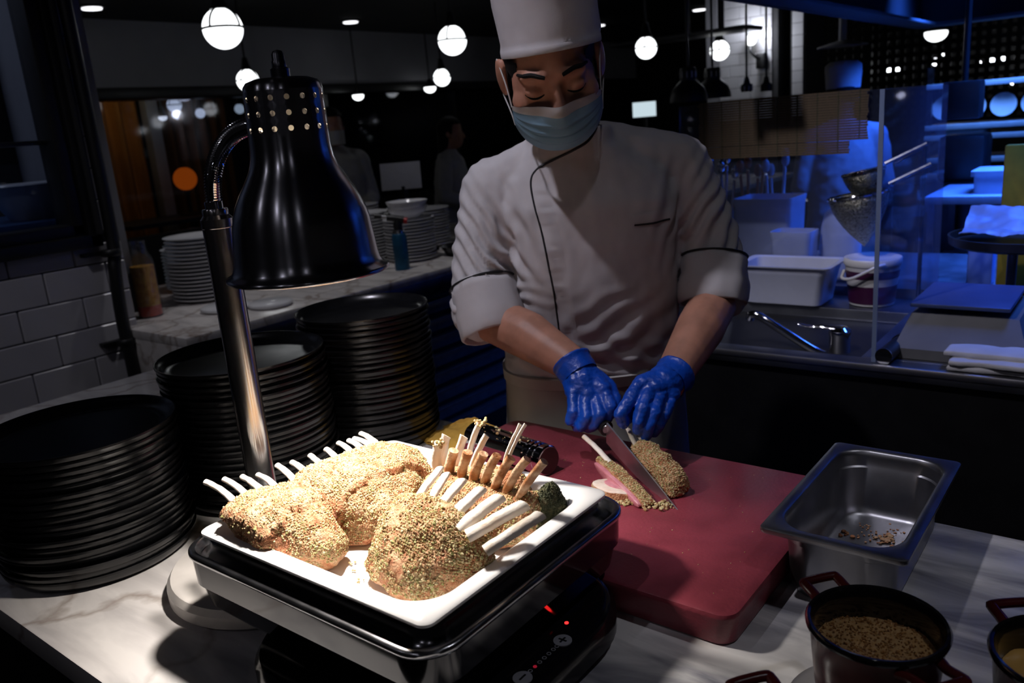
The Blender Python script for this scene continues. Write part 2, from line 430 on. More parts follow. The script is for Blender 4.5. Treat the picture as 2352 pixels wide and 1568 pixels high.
M_pink = ramp_noise('pink_lamb', [(0.3, (0.42, 0.13, 0.16)), (0.5, (0.60, 0.23, 0.27)), (0.66, (0.72, 0.42, 0.42)), (0.8, (0.78, 0.62, 0.55))], 40, 0.35, 0.3, 200, bigw=0.55, big=28, spec=0.6)
M_fat = ramp_noise('lamb_fat', [(0.3, (0.62, 0.42, 0.33)), (0.6, (0.76, 0.66, 0.57))], 60, 0.4, 0.3, 200)
M_cloth_yellow = mat('mustard_cloth', (0.72, 0.42, 0.07), 0.9, var=0.25, vscale=25, bump=0.15, bscale=400)
M_pot_black = mat('black_enamel', (0.008, 0.008, 0.009), 0.12, var=0.2, coat=0.5)
M_pot_red = mat('oxblood_enamel', (0.075, 0.009, 0.009), 0.22, var=0.45, vscale=20, spec=0.12)
M_mustard = ramp_noise('grain_mustard', [(0.2, (0.16, 0.065, 0.02)), (0.42, (0.30, 0.13, 0.04)), (0.6, (0.44, 0.22, 0.065)), (0.8, (0.56, 0.36, 0.16))], 220, 0.2, 0.8, 700, bigw=0.2, big=40, island=0.5, spec=0.6)
M_sauce = mat('yellow_sauce', (0.62, 0.36, 0.10), 0.3, var=0.12, vscale=18)
M_globe = emis('lit_opal_glass', (0.95, 0.98, 1.0), 2.6)
M_globe_dim = emis('lit_globe_far', (0.8, 0.88, 1.0), 1.0)
M_downlight = emis('downlight_lens', (0.95, 0.95, 1.0), 2.2)

# ------------------------------------------------------------------ the room
struct(B().span((-11, -3, -0.05), (6, 14, 0)).build('floor', M_floor))
struct(B().span((-11, -3, 3.1), (6, 14, 3.2)).build('ceiling', M_ceiling))
# tiled wall on the left, with the dark window in it
WX = -2.93
wl = struct(B().span((WX - 0.12, -1.2, 0), (WX - 0.012, 1.455, 1.215)).span((WX - 0.12, 1.375, 1.215), (WX - 0.012, 1.455, 3.1))
            .span((WX - 0.12, -1.2, 2.16), (WX - 0.012, 1.375, 3.1)).span((WX - 0.12, -1.2, 1.215), (WX - 0.012, -0.4, 2.16)).build('wall_left', M_grout))
tile_me = {}
def tile(w, h, bev=0.003):
    k = (round(w, 3), round(h, 3))
    if k not in tile_me:
        o = B().box((0, 0, 0), (0.014, w, h), bev=bev, seg=1).build('tile', M_tile, smooth=0)
        tile_me[k] = o.data; bpy.data.objects.remove(o)
    return tile_me[k]
R = rnd(4)
zr = [0.548 + 0.1085 * i for i in range(24)]
for i, z in enumerate(zr):
    if z > 3.0 or z < 0.60: continue
    y = 1.453
    first = 0.072 if i % 2 else 0.175
    while y > 0.30:
        w = first if y > 1.45 else 0.213
        y0 = y - w
        a, b = y0, y
        if z + 0.05 > 1.215 and z - 0.05 < 2.16: a = max(a, 1.378)       # the window takes the rest
        zz, hh = z, 0.1045
        if z < 1.215 < z + 0.052: hh = max(0.02, 1.213 - (z - 0.052)); zz = z - 0.052 + hh / 2; a = y0
        if b - a > 0.03 and hh > 0.03:
            o = bpy.data.objects.new('tile', tile(b - a - 0.004, hh)); COL.objects.link(o)
            o.location = (WX - 0.008 + R.uniform(-0.0012, 0.0012), (a + b) / 2, zz)
            o.rotation_euler = (0, R.uniform(-0.006, 0.006), R.uniform(-0.006, 0.006))
            o.parent = wl
        y = y0
# window in the tiled wall: frame bars, dark pane, dim servery behind
wf = struct(B().span((WX - 0.10, 1.33, 1.205), (WX + 0.035, 1.375, 2.2), 0.006).span((WX - 0.10, 1.285, 1.25), (WX + 0.02, 1.33, 2.2), 0.006)
            .span((WX - 0.10, -0.3, 1.205), (WX + 0.035, 1.375, 1.25), 0.006).span((WX - 0.10, -0.3, 1.25), (WX + 0.02, 1.33, 1.29), 0.005)
            .span((WX - 0.10, -0.3, 1.56), (WX - 0.03, 1.29, 1.575), 0.003).build('window_1', M_black))
B().span((WX - 0.075, -0.3, 1.27), (WX - 0.069, 1.30, 2.2)).build('window_pane', glass('dark_window_glass', (0.72, 0.76, 0.85), 0.02, gl=0.06), wf)
struct(B().span((-4.75, -1.2, 0), (-4.7, 1.54, 3.1)).span((-4.7, 1.50, 0.92), (-3.06, 1.54, 3.1)).build('wall_servery', M_wall_grey))
M_blue_counter = mat('blue_counter_front', (0.05, 0.12, 0.30), 0.4, var=0.5, vscale=9)
t = thing('servery_counter', 'dim blue counter seen through the dark window of the tiled wall', 'counter', (-4.1, 0.6, 0))
B().span((-4.6, -0.6, 0), (-3.75, 1.3, 1.12)).build('cabinet', M_blue_counter, t)
B().span((-4.62, -0.6, 1.12), (-3.7, 1.3, 1.15), 0.005).build('worktop', mat('blue_grey_top', (0.2, 0.25, 0.36), 0.3, var=0.2), t)
light('servery_light', 'AREA', (-4.0, 0.6, 2.9), 4.5, (0.8, 0.85, 1.0), (-4.1, 0.6, 1.0), 0.7)
o = B().lathe([(0.0, 0.0), (0.07, 0.0), (0.075, 0.006), (0.15, 0.12), (0.165, 0.125), (0.16, 0.13), (0.145, 0.125), (0.07, 0.012), (0, 0.012)], (-3.30, 1.325, 1.305), 32).build('serving_bowl', M_white_plate)
tag(o, 'white serving bowl just visible at the right edge inside the dark window', 'bowl')
o2 = B().span((-3.70, 0.3, 1.27), (-3.07, 1.499, 1.305), 0.004).build('servery_shelf', M_blue_counter)
tag(o2, 'narrow blue shelf behind the dark window carrying the white bowl', 'shelf')

# black pipe running down the tiled wall, with bend and brackets
pp = thing('black_pipe', 'black vertical pipe with a bend clipped to the tiled wall', 'pipe', (WX + 0.03, 1.40, 0.6))
B().tube(bez([(WX + 0.04, 1.406, 3.05), (WX + 0.04, 1.406, 2.2), (WX + 0.04, 1.406, 1.6), (WX + 0.04, 1.403, 1.22), (WX + 0.05, 1.385, 1.12), (WX + 0.05, 1.375, 0.95), (WX + 0.06, 1.372, 0.75), (WX + 0.06, 1.372, 0.05)], 6), 0.022, 12).build('pipe_run', M_black, pp)
B().tube([(WX + 0.045, 1.362, 3.05), (WX + 0.045, 1.362, 1.25)], 0.012, 10).build('conduit', M_dark, pp)
for z in (1.18, 0.86):
    B().lathe([(0.03, -0.012), (0.034, -0.006), (0.034, 0.006), (0.03, 0.012)], (WX + 0.05, 1.383 if z > 1 else 1.372, z), 16, cap0=True, cap1=True).span((WX - 0.01, 1.30, z - 0.006), (WX + 0.03, 1.37, z + 0.006)).build('pipe_bracket', M_black, pp)

# left counter (marble top, steel cabinet below), running away along the wall
CX = -2.515
lc = thing('marble_side_counter', 'marble topped side counter running away from tiled wall with white plates on it', 'counter', (-2.95, 3.2, 0))
B().span((-3.7, 1.395, 0.865), (CX, 7.2, 0.90), 0.004).span((-3.5, 1.395, 0.70), (CX, 1.425, 0.865), 0.002).build('marble_top', M_marble, lc)
B().span((-3.5, 1.43, 0.0), (CX - 0.06, 7.2, 0.865)).build('cabinet', M_dark, lc)
B().span((CX - 0.03, 1.43, 0.78), (CX - 0.005, 7.2, 0.865), 0.003).build('apron_strip', M_steel_dark, lc)
M_drawer = mat('blue_grey_steel', (0.30, 0.32, 0.36), 0.3, 0.6, var=0.2)
for k in range(8):
    z = 0.73 - 0.085 * k
    B().span((CX - 0.06, 2.05, z - 0.03), (CX - 0.045, 3.6, z + 0.03), 0.004).span((CX - 0.05, 2.05, z + 0.018), (CX - 0.03, 3.6, z + 0.03), 0.003).build('louvre', M_drawer, lc)

# header beam and glazed screen of the far left, dark dining room beyond
struct(B().span((-7.8, 1.6, 2.10), (-7.5, 13.4, 2.68)).build('wall_header', mat('header_plaster', (0.36, 0.36, 0.39), 0.8, var=0.1, vscale=2)))
struct(B().span((-7.8, 1.6, 2.0), (-7.46, 13.4, 2.10), 0.01).build('trim_1', M_black))
struct(B().span((-7.9, 1.2, 2.68), (-4.1, 13.4, 3.1)).build('trim_2', M_ceiling))
win2 = struct(B().span((-7.68, 1.6, 0.0), (-7.6, 13.4, 0.75)).build('window_2', M_black))
B().span((-7.64, 1.6, 0.75), (-7.632, 13.4, 2.0)).build('window_pane', glass('far_glazing', (0.8, 0.82, 0.9), 0.05, gl=0.05), win2)
for y in (6.4, 8.6, 11.0):
    B().span((-7.68, y, 0.75), (-7.6, y + 0.05, 2.0)).build('mullion', M_black, win2)
struct(B().span((-10.6, -1.2, 0), (-10.5, 13.4, 3.1)).build('wall_far', M_dark))
struct(B().span((-11, 13.4, 0), (6, 13.5, 3.1)).build('wall_back', M_dark))
struct(B().span((-10.5, 1.40, 0), (-3.75, 1.5, 3.1)).build('wall_partition', M_dark))
M_amber = mat('amber_curtain', (0.42, 0.17, 0.025), 0.8, var=0.35, vscale=3, stretch=(1, 5, 0.6))
cu = B()
cu.grid(lambda a, b: (-8.9 + 0.05 * math.sin(a * 60), 3.1 + a * 1.75, 0.004 + b * 2.08), 90, 6)
cu.grid(lambda a, b: (-8.84 + 0.05 * math.sin(a * 60), 3.1 + a * 1.75, 0.004 + b * 2.08), 90, 6)
tag(cu.build('amber_curtain', M_amber), 'amber curtain lit up behind the glass beside the tiled wall', 'curtain')
cu = B()
cu.grid(lambda a, b: (-8.9 + 0.05 * math.sin(a * 40), 5.0 + a * 0.9, 0.004 + b * 2.08), 60, 6)
cu.grid(lambda a, b: (-8.84 + 0.05 * math.sin(a * 40), 5.0 + a * 0.9, 0.004 + b * 2.08), 60, 6)
tag(cu.build('amber_curtain', mat('brown_curtain', (0.17, 0.065, 0.012), 0.8, var=0.35, vscale=3, stretch=(1, 5, 0.6))), 'darker brown curtain right of the grey post behind the glass', 'curtain')
light('curtain_fill', 'AREA', (-8.1, 4.3, 2.6), 1.6, (1.0, 0.72, 0.35), (-8.9, 4.3, 1.3), 0.4)  # added warm light without a fixture, makes the curtain look lit
tag(B().span((-8.76, 4.83, 0), (-8.62, 4.96, 2.18), 0.005).build('grey_post', M_wall_grey), 'pale grey post between the two curtains behind the glass', 'post')
o = B().ell((-8.2, 4.88, 1.22), (0.12, 0.12, 0.12), seg=24, rin=14).build('orange_lamp', emis('orange_lamp_glow', (1.0, 0.17, 0.01), 0.22))
tag(o, 'round orange table lamp glowing low behind the glass', 'lamp')
o = B().lathe([(0.0, 0.0), (0.11, 0.0), (0.115, 0.01), (0.02, 0.03), (0.02, 0.22), (0.05, 0.26), (0.0, 0.26)], (-8.2, 4.88, 0.84), 20).span((-8.2, 4.85, 0.0), (-8.14, 4.91, 0.80)).span((-8.55, 4.0, 0.80), (-7.8, 5.9, 0.84)).build('lamp_table', M_dark)
tag(o, 'dark table with a lamp foot under the orange lamp behind the glass', 'table')

# ------------------------------------------------------------------ hanging lights
M_cord = mat('black_cord', (0.006, 0.006, 0.007), 0.6, var=0.2)
def globe(loc, r, label, group='globe pendants over the side counter', cage=True, m=None, top=3.1):
    if loc[0] < -4.1 and loc[0] > -7.5: top = 2.68
    t = thing('globe_pendant', label, 'pendant lamp', loc, group)
    x, y, z = loc
    B().ell(loc, (r, r, r), seg=32, rin=20).build('globe', m or M_globe, t)
    B().tube([(x, y, z + r * 0.95), (x, y, top)], 0.008, 8).build('cord', M_cord, t)
    B().lathe([(0.0, 0.10), (0.02, 0.10), (0.035, 0.03), (0.05, 0.0), (0.0, 0.0)], (x, y, z + r * 0.93), 16).build('lamp_holder', M_black, t)
    if cage:
        cg = B()
        cg.tube([(x + 1.015 * r * math.cos(a), y + 1.015 * r * math.sin(a), z + 0.02 * r) for a in [2 * math.pi * k / 40 for k in range(41)]], r * 0.06, 6)
        for az in (0.35, 0.35 + math.pi / 2):
            for sg in (1, -1):
                cg.tube([(x + sg * 1.015 * r * math.cos(az) * math.cos(a), y + sg * 1.015 * r * math.sin(az) * math.cos(a), z + 1.015 * r * math.sin(a)) for a in [math.pi / 2 * k / 12 for k in range(13)]], r * 0.06, 6)
        cg.build('cage_band', M_black, t)
    return t
globe((-3.87, 2.66, 2.09), 0.100, 'largest white globe pendant with black band, above the heat lamp')
globe((-4.195, 4.801, 2.124), 0.104, 'white globe pendant with black band beside the chef hat')
globe((-6.239, 4.452, 2.039), 0.093, 'small white globe pendant just behind the heat lamp top')
globe((-5.639, 6.249, 1.992), 0.082, 'small white globe pendant low beside the chef ear')
globe((-3.071, 5.65, 1.957), 0.078, 'white globe pendant right of the chef hat in front of dark wall')
globe((-3.086, 6.969, 1.962), 0.083, 'rightmost white globe pendant hanging by the white tiled pillar')
def half_dome(loc, r, label, m=None):
    x, y, z = loc
    t = thing('bowl_pendant', label, 'pendant lamp', loc, 'half bowl pendants')
    prof = [(r * math.sin(a), -r * 0.8 * math.cos(a)) for a in [math.pi / 2 * k / 10 for k in range(11)]]
    B().lathe(prof + [(r * 0.98, 0.01), (0.0, 0.012)], loc, 28).build('bowl_glass', m or M_globe, t)
    B().lathe([(0, 0.012), (r * 0.9, 0.014), (r * 0.5, 0.06), (0.02, 0.10), (0.008, 0.12), (0.008, (2.68 if -7.85 < x < -4.1 else 3.1) - z), (0, (2.68 if -7.85 < x < -4.1 else 3.1) - z)], loc, 20).build('cap_and_rod', M_black, t)
half_dome((-8.0, 4.912, 2.075), 0.097, 'half bowl lamp cut by the header, left of the heat lamp', emis('far_lamp_1', (0.8, 0.85, 1), 0.5))
globe((-8.3, 4.967, 1.98), 0.075, 'dim banded globe pendant right of the grey post, below the half bowl', 'globe pendants behind the glass', True, emis('far_lamp_2', (0.75, 0.85, 1), 0.6))
globe((-8.3, 5.254, 1.885), 0.052, 'dim little globe pendant over the brown curtain', 'globe pendants behind the glass', False, emis('far_lamp_3', (0.75, 0.85, 1), 0.6))
globe((-8.3, 5.754, 1.913), 0.054, 'dim little globe pendant beside the heat lamp arm', 'globe pendants behind the glass', False, emis('far_lamp_4', (0.7, 0.85, 0.95), 0.4))
half_dome((-8.28, 4.80, 1.86), 0.045, 'smallest half bowl lamp, low in front of the grey post', emis('far_lamp_5', (0.9, 0.95, 1), 0.9))
half_dome((-7.3, 6.646, 1.95), 0.065, 'bright half bowl lamp just right of the heat lamp', M_globe)
half_dome((-7.3, 7.849, 2.015), 0.075, 'bright half bowl lamp below the small globe by the chef', M_globe)
half_dome((-8.4, 7.995, 2.14), 0.10, 'faint half bowl lamp tucked under the header', emis('far_lamp_6', (0.7, 0.8, 1), 0.4))
for (x, y, z, lab) in ((-6.909, 3.57, 2.68, 'oval ceiling downlight nearest the tiled wall'), (-6.877, 6.283, 2.68, 'ceiling downlight between the two large globe pendants'),
                       (-6.095, 9.949, 2.68, 'ceiling downlight right beside the chef hat'), (-4.692, 10.013, 2.68, 'ceiling downlight above the rightmost globe pendant')):
    d = thing('ceiling_downlight', lab, 'ceiling light', (x, y, z), 'recessed ceiling downlights')
    B().lathe([(0.0, -0.022), (0.075, -0.022), (0.08, -0.004)], (x, y, z), 20, cap1=True).build('lens', M_downlight, d)
    B().lathe([(0.078, -0.012), (0.105, -0.012), (0.11, -0.001), (0.078, -0.001), (0.078, -0.012)], (x, y, z), 20).build('trim_ring', M_black, d)
tag(B().span((-8.36, 4.57, 2.085), (-8.3, 4.76, 2.13), 0.004).build('sign_light', emis('cyan_sign_glow', (0.1, 0.75, 1.0), 1.4)), 'small glowing cyan light under the header by the curtain', 'light')

# ------------------------------------------------------------------ the carving counter
ct = thing('carving_counter', 'marble topped carving counter with dark front, foreground', 'counter', (-0.6, 0.765, 0))
B().span((-2.25, 0.335, 0.862), (1.3, 1.195, 0.90), 0.004).build('marble_top', M_marble, ct)
B().span((-2.2, 0.37, 0.0), (1.25, 1.165, 0.862)).build('cabinet', M_black_panel, ct)

# black plates: one plate with rim, copied into three stacks
def plate_proto(D, name, m):
    r = D / 2
    prof = [(0.0, 0.006), (r * 0.80, 0.006), (r * 0.90, 0.0085), (r * 0.955, 0.0155), (r * 0.985, 0.0215), (r, 0.0215), (r * 1.0, 0.0185), (r * 0.985, 0.0125),
            (r * 0.92, 0.0025), (r * 0.84, 0.0), (0.0, 0.0)]
    b = B(); b.lathe(prof, (0, 0, 0), 72)
    return b.build(name, m, smooth=50)
proto = plate_proto(1.0, 'black_plate', M_plate)
pm = proto.data; bpy.data.objects.remove(proto)
ORD = ['', 'first', 'second', 'third', 'fourth', 'fifth', 'sixth', 'seventh', 'eighth', 'ninth', 'tenth', 'eleventh', 'twelfth', 'thirteenth', 'fourteenth', 'fifteenth', 'sixteenth', 'seventeenth', 'eighteenth', 'nineteenth', 'twentieth', 'twenty-first', 'twenty-second', 'twenty-third', 'twenty-fourth']
def stack(cx, cy, n, D, dz, wobble, seed, where, lean=(0, 0), z0=0.90, tops=None):
    Rn = rnd(seed)
    for i in range(n):
        me = pm
        o = bpy.data.objects.new('black_plate', me); COL.objects.link(o)
        off = tops.get(i, (0, 0)) if tops else (0, 0)
        o.location = (cx + lean[0] * i + Rn.uniform(-1, 1) * wobble + off[0], cy + lean[1] * i + Rn.uniform(-1, 1) * wobble + off[1], z0 + dz * i)
        o.rotation_euler = (0, 0, Rn.uniform(0, 6.28))
        o.scale = (D, D, 1.0)
        k = n - i
        lab = ('top black plate of the stack %s' if k == 1 else 'bottom black plate of the stack %s' if i == 0 else ORD[k] + ' black plate from the top of the stack %s') % where
        tag(o, lab, 'plate', 'black plates in the stack ' + where)
stack(-1.275, 0.505, 18, 0.285, 0.0112, 0.0022, 1, 'nearest the tiled wall', lean=(0.0, 0.0), tops={17: (0.003, -0.002), 8: (0.003, 0.003), 2: (0.004, 0)})
stack(-1.250, 0.792, 22, 0.287, 0.0110, 0.0022, 2, 'behind the lamp post', tops={21: (-0.004, 0.0), 20: (-0.003, 0.002), 19: (-0.003, 0)})
stack(-1.235, 1.064, 24, 0.262, 0.0110, 0.0020, 3, 'at the counter back edge')

# heat lamp: stone base, post, gooseneck, pierced shade
PX, PY = -0.960, 0.605
SX, SY, SZ = -0.768, 0.591, 1.352
hl = thing('heat_lamp', 'chrome heat lamp with pierced bell shade over the lamb tray', 'lamp', (PX, PY, 0.90))
B().lathe([(0.0, 0.0), (0.140, 0.0), (0.147, 0.006), (0.147, 0.022), (0.141, 0.03), (0.0, 0.03)], (PX, PY, 0.90), 56).build('lamp_base', M_white_base, hl)
po = B().lathe([(0.0, 0.0), (0.026, 0.0), (0.026, 0.008), (0.0195, 0.012), (0.0195, 0.468), (0.0195, 0.471), (0.0205, 0.472), (0.0205, 0.483), (0.0165, 0.488), (0.0165, 0.494), (0.0155, 0.496), (0.0, 0.496)], (PX, PY, 0.93), 40).build('post', M_post, hl)
neck = bez([(PX, PY, 1.418), (PX + 0.0015, PY, 1.440), (PX + 0.009, PY - 0.001, 1.463), (PX + 0.025, PY - 0.003, 1.485), (PX + 0.050, PY - 0.005, 1.504), (PX + 0.080, PY - 0.008, 1.516), (PX + 0.115, PY - 0.011, 1.5225), (SX - 0.042, SY, 1.5235)], 13)
nb = B(); prad = []
pts2 = []
for i in range(len(neck)):
    pts2.append(neck[i]); prad.append(0.0112 if i % 2 == 0 else 0.0086)
nb.tube(pts2, prad, 14)
nb.tube([(PX, PY, 1.42), (PX, PY, 1.435)], 0.0118, 16)
nb.build('gooseneck', M_chrome, hl, smooth=75)
prof = [(0.0905, 0.0), (0.0925, 0.0015), (0.0925, 0.004), (0.0905, 0.006), (0.0860, 0.008), (0.0828, 0.013), (0.0808, 0.022), (0.0790, 0.040), (0.0765, 0.061), (0.0738, 0.072), (0.0695, 0.084), (0.0635, 0.096), (0.0555, 0.109), (0.0495, 0.120),
        (0.0460, 0.131), (0.0445, 0.142), (0.0440, 0.155), (0.0430, 0.203), (0.0420, 0.2085), (0.0385, 0.2130), (0.030, 0.2160), (0.015, 0.2170)]
# the shade wall is cut with three rows of round holes
sb = B(); seg = 96
def ringpts(r, z, off=0.0): return [(SX + r * math.cos(2 * math.pi * j / seg), SY + r * math.sin(2 * math.pi * j / seg), SZ + z) for j in range(seg)]
low = [p for p in prof if p[1] <= 0.155]
hi = [p for p in prof if p[1] >= 0.203]
sb.rings([ringpts(r, z) for r, z in low], False, False)
sb.rings([ringpts(r, z) for r, z in hi], False, True)
NH = 16; nc = 8
zr0 = [0.155, 0.171, 0.187, 0.203]
def rad_at(z): return 0.0440 + (z - 0.155) / 0.048 * (0.0430 - 0.0440)
for row in range(3):
    za, zb = zr0[row], zr0[row + 1]; zc = (za + zb) / 2
    for h in range(NH):
        a0 = 2 * math.pi * (h + 0.0) / NH; da = 2 * math.pi / NH
        per = 6
        def sp(a, z): r = rad_at(z); return (SX + r * math.cos(a), SY + r * math.sin(a), SZ + z)
        out = []
        for k in range(per): out.append((a0 + da * k / per, za))
        for k in range(4): out.append((a0 + da, lerp(za, zb, k / 4)))
        for k in range(per): out.append((a0 + da * (1 - k / per), zb))
        for k in range(4): out.append((a0, lerp(zb, za, k / 4)))
        ac = a0 + da / 2
        rr = 0.0029
        inn = []
        for (a, z) in out:
            t = math.atan2(z - zc, (a - ac) * 0.0435)
            inn.append((ac + rr * math.cos(t) / 0.0435, zc + rr * math.sin(t)))
        deep = [(a, z) for a, z in inn]
        vo = [sp(a, z) for a, z in out] + [sp(a, z) for a, z in inn]
        n = len(out)
        vo += [(SX + (rad_at(z) - 0.0012) * math.cos(a), SY + (rad_at(z) - 0.0012) * math.sin(a), SZ + z) for a, z in deep]
        fs = []
        for j in range(n):
            k = (j + 1) % n
            fs.append((j, k, n + k, n + j)); fs.append((n + j, n + k, 2 * n + k, 2 * n + j))
        sb.add(vo, fs)
shade = sb.build('lamp_shade', M_shade, hl, smooth=60)
ib = B(); ib.lathe([(r - 0.0015, z + 0.0005) for r, z in low[4:]], (SX, SY, SZ), 64)
ib.build('shade_lining', M_shade_in, hl, smooth=60, orient=-1)
B().lathe([(0.0, 0.216), (0.0105, 0.216), (0.0105, 0.226), (0.0080, 0.2275), (0.0080, 0.2335), (0.0070, 0.235), (0.0070, 0.241), (0.005, 0.2445), (0.0, 0.246)], (SX, SY, SZ), 24).build('finial', M_steel_dark, hl)
B().lathe([(0.0, 0.215), (0.014, 0.215), (0.014, 0.16), (0.016, 0.135), (0.0, 0.135)], (SX, SY, SZ), 20).build('bulb_socket', M_porcelain, hl)
bulb = B().ell((SX, SY, SZ + 0.102), (0.026, 0.026, 0.034), seg=20, rin=12).build('bulb', emis('bulb_glow', (1.0, 0.80, 0.55), 9), hl)
bulb.visible_shadow = True
lb = light('heat_lamp_bulb', 'SPOT', (SX, SY, SZ + 0.052), 28, (1.0, 0.93, 0.87), (SX, SY, 0.9), 0.022, 118, 1.0)

# chafing dish on an induction hob
hob = thing('induction_hob', 'black glass induction hob with touch buttons under the chafing dish', 'hob', (-0.628, 0.598, 0.90))
hb = B(); HC = (-0.628, 0.598)
hb.rings([rrect(HC[0], HC[1], 0.170, 0.180, 0.10, 0.905, 12), rrect(HC[0], HC[1], 0.178, 0.188, 0.11, 0.912, 12), rrect(HC[0], HC[1], 0.178, 0.188, 0.11, 0.934, 12), rrect(HC[0], HC[1], 0.172, 0.182, 0.105, 0.943, 12), rrect(HC[0], HC[1], 0.166, 0.176, 0.10, 0.945, 12)])
hb.build('hob_body', M_hob, hob)
M_btn = mat('grey_button_print', (0.30, 0.30, 0.32), 0.5, var=0.1)
M_btn_mark = mat('black_button_mark', (0.01, 0.01, 0.01), 0.5, var=0.1)
for (yy, cross) in ((0.634, True), (0.560, False)):
    bt = B().lathe([(0.0, 0.0), (0.0105, 0.0), (0.0105, 0.0012), (0.0, 0.0014)], (-0.475, yy, 0.9449), 24).build('button', M_btn, hob)
    bb = B().span((-0.476, yy - 0.005, 0.9462), (-0.474, yy + 0.005, 0.9468))
    if cross: bb.span((-0.480, yy - 0.001, 0.9462), (-0.470, yy + 0.001, 0.9468))
    bb.build('button_mark', M_btn_mark, bt)
rg = B()
for k, yy in enumerate((0.5735, 0.582, 0.5905, 0.599, 0.6075, 0.616, 0.6225)):
    if k == 1: continue
    rg.lathe([(0.0018, 0.0), (0.0026, 0.0), (0.0026, 0.0006), (0.0018, 0.0006), (0.0018, 0.0)], (-0.475, yy, 0.9449), 12)
rg.build('level_rings', M_btn, hob)
B().lathe([(0.0, 0.0), (0.0022, 0.0), (0.0022, 0.0006), (0.0, 0.0006)], (-0.475, 0.582, 0.9449), 12).build('level_led', emis('dim_red_led', (0.6, 0.02, 0.05), 0.35), hob)
B().lathe([(0.0, 0.0), (0.0024, 0.0), (0.0024, 0.0008), (0.0, 0.0008)], (-0.490, 0.664, 0.9449), 12).build('power_led', emis('red_led', (1.0, 0.02, 0.02), 3.0), hob)

CC = (-0.697, 0.626)
ch = thing('chafing_dish', 'steel chafing dish body holding the white tray of lamb racks', 'chafing dish', (CC[0], CC[1], 0.945))
def rr(hx, hy, r, z): return rrect(CC[0], CC[1], hx + 0.004, hy, r, z, 10)
cb = B()
cb.rings([rr(0.160, 0.135, 0.05, 0.946), rr(0.182, 0.157, 0.05, 0.948), rr(0.194, 0.169, 0.045, 0.955), rr(0.200, 0.175, 0.045, 0.964), rr(0.2045, 0.1795, 0.044, 0.990),
          rr(0.2055, 0.1805, 0.044, 0.9915), rr(0.208, 0.183, 0.044, 0.9925), rr(0.209, 0.184, 0.044, 1.025)], True, False)
cb.build('water_pan', mat('mirror_black_steel', (0.07, 0.07, 0.073), 0.07, 1.0, var=0.1, vscale=8, rvar=0.02), ch, smooth=50)
cb = B()
cb.rings([rr(0.2092, 0.1842, 0.044, 1.0249), rr(0.2115, 0.1865, 0.045, 1.0285), rr(0.2115, 0.1865, 0.045, 1.032), rr(0.209, 0.184, 0.044, 1.0345),
          rr(0.2045, 0.1795, 0.042, 1.0345), rr(0.202, 0.177, 0.040, 1.030), rr(0.2015, 0.1765, 0.040, 1.010)], False, False)
cb.build('pan_rim', M_steel, ch, smooth=50)
ib = B()
ib.rings([rr(0.2017, 0.1767, 0.040, 1.012), rr(0.200, 0.175, 0.038, 1.022), rr(0.193, 0.168, 0.032, 1.024), rr(0.189, 0.164, 0.03, 1.034), rr(0.187, 0.162, 0.028, 1.041), rr(0.180, 0.155, 0.026, 1.043), rr(0.170, 0.145, 0.024, 1.041), rr(0.168, 0.143, 0.024, 1.012)], False, False)
ib.build('insert_frame', mat('insert_steel', (0.30, 0.30, 0.31), 0.16, 1.0, var=0.15, vscale=10), ch, smooth=50)

TC = (-0.686, 0.6165)
tr = B()
def tt(hx, hy, r, z): return rrect(TC[0], TC[1], hx, hy, r, z, 10)
tr.rings([tt(0.150, 0.122, 0.04, 1.010), tt(0.162, 0.134, 0.045, 1.014), tt(0.172, 0.145, 0.04, 1.040), tt(0.178, 0.151, 0.03, 1.050), tt(0.187, 0.160, 0.016, 1.0525), tt(0.1895, 0.1625, 0.013, 1.0555), tt(0.1895, 0.1625, 0.013, 1.0585), tt(0.187, 0.160, 0.012, 1.0605),
          tt(0.171, 0.144, 0.040, 1.0600), tt(0.167, 0.140, 0.044, 1.0575), tt(0.160, 0.133, 0.045, 1.035), tt(0.152, 0.125, 0.045, 1.0225), tt(0.135, 0.108, 0.04, 1.020)], True, True)
tag(tr.build('serving_tray', M_porcelain, smooth=40, loc=(TC[0], TC[1], 1.01)), 'white porcelain tray full of roasted lamb racks under the heat lamp', 'tray')

# maroon cutting board with rounded edges
bd = B()
def br(i, z): return rrect(-0.645, 0.9685, 0.312 - i, 0.2045 - i, 0.022, z, 8)
bd.rings([br(0.010, 0.900), br(0.006, 0.9025), br(0.0, 0.938), br(0.0, 0.940), br(0.0015, 0.9435), br(0.005, 0.945)])
tag(bd.build('cutting_board', M_board, smooth=40, loc=(-0.645, 0.9685, 0.90)), 'thick maroon plastic cutting board under the lamb being carved', 'cutting board')

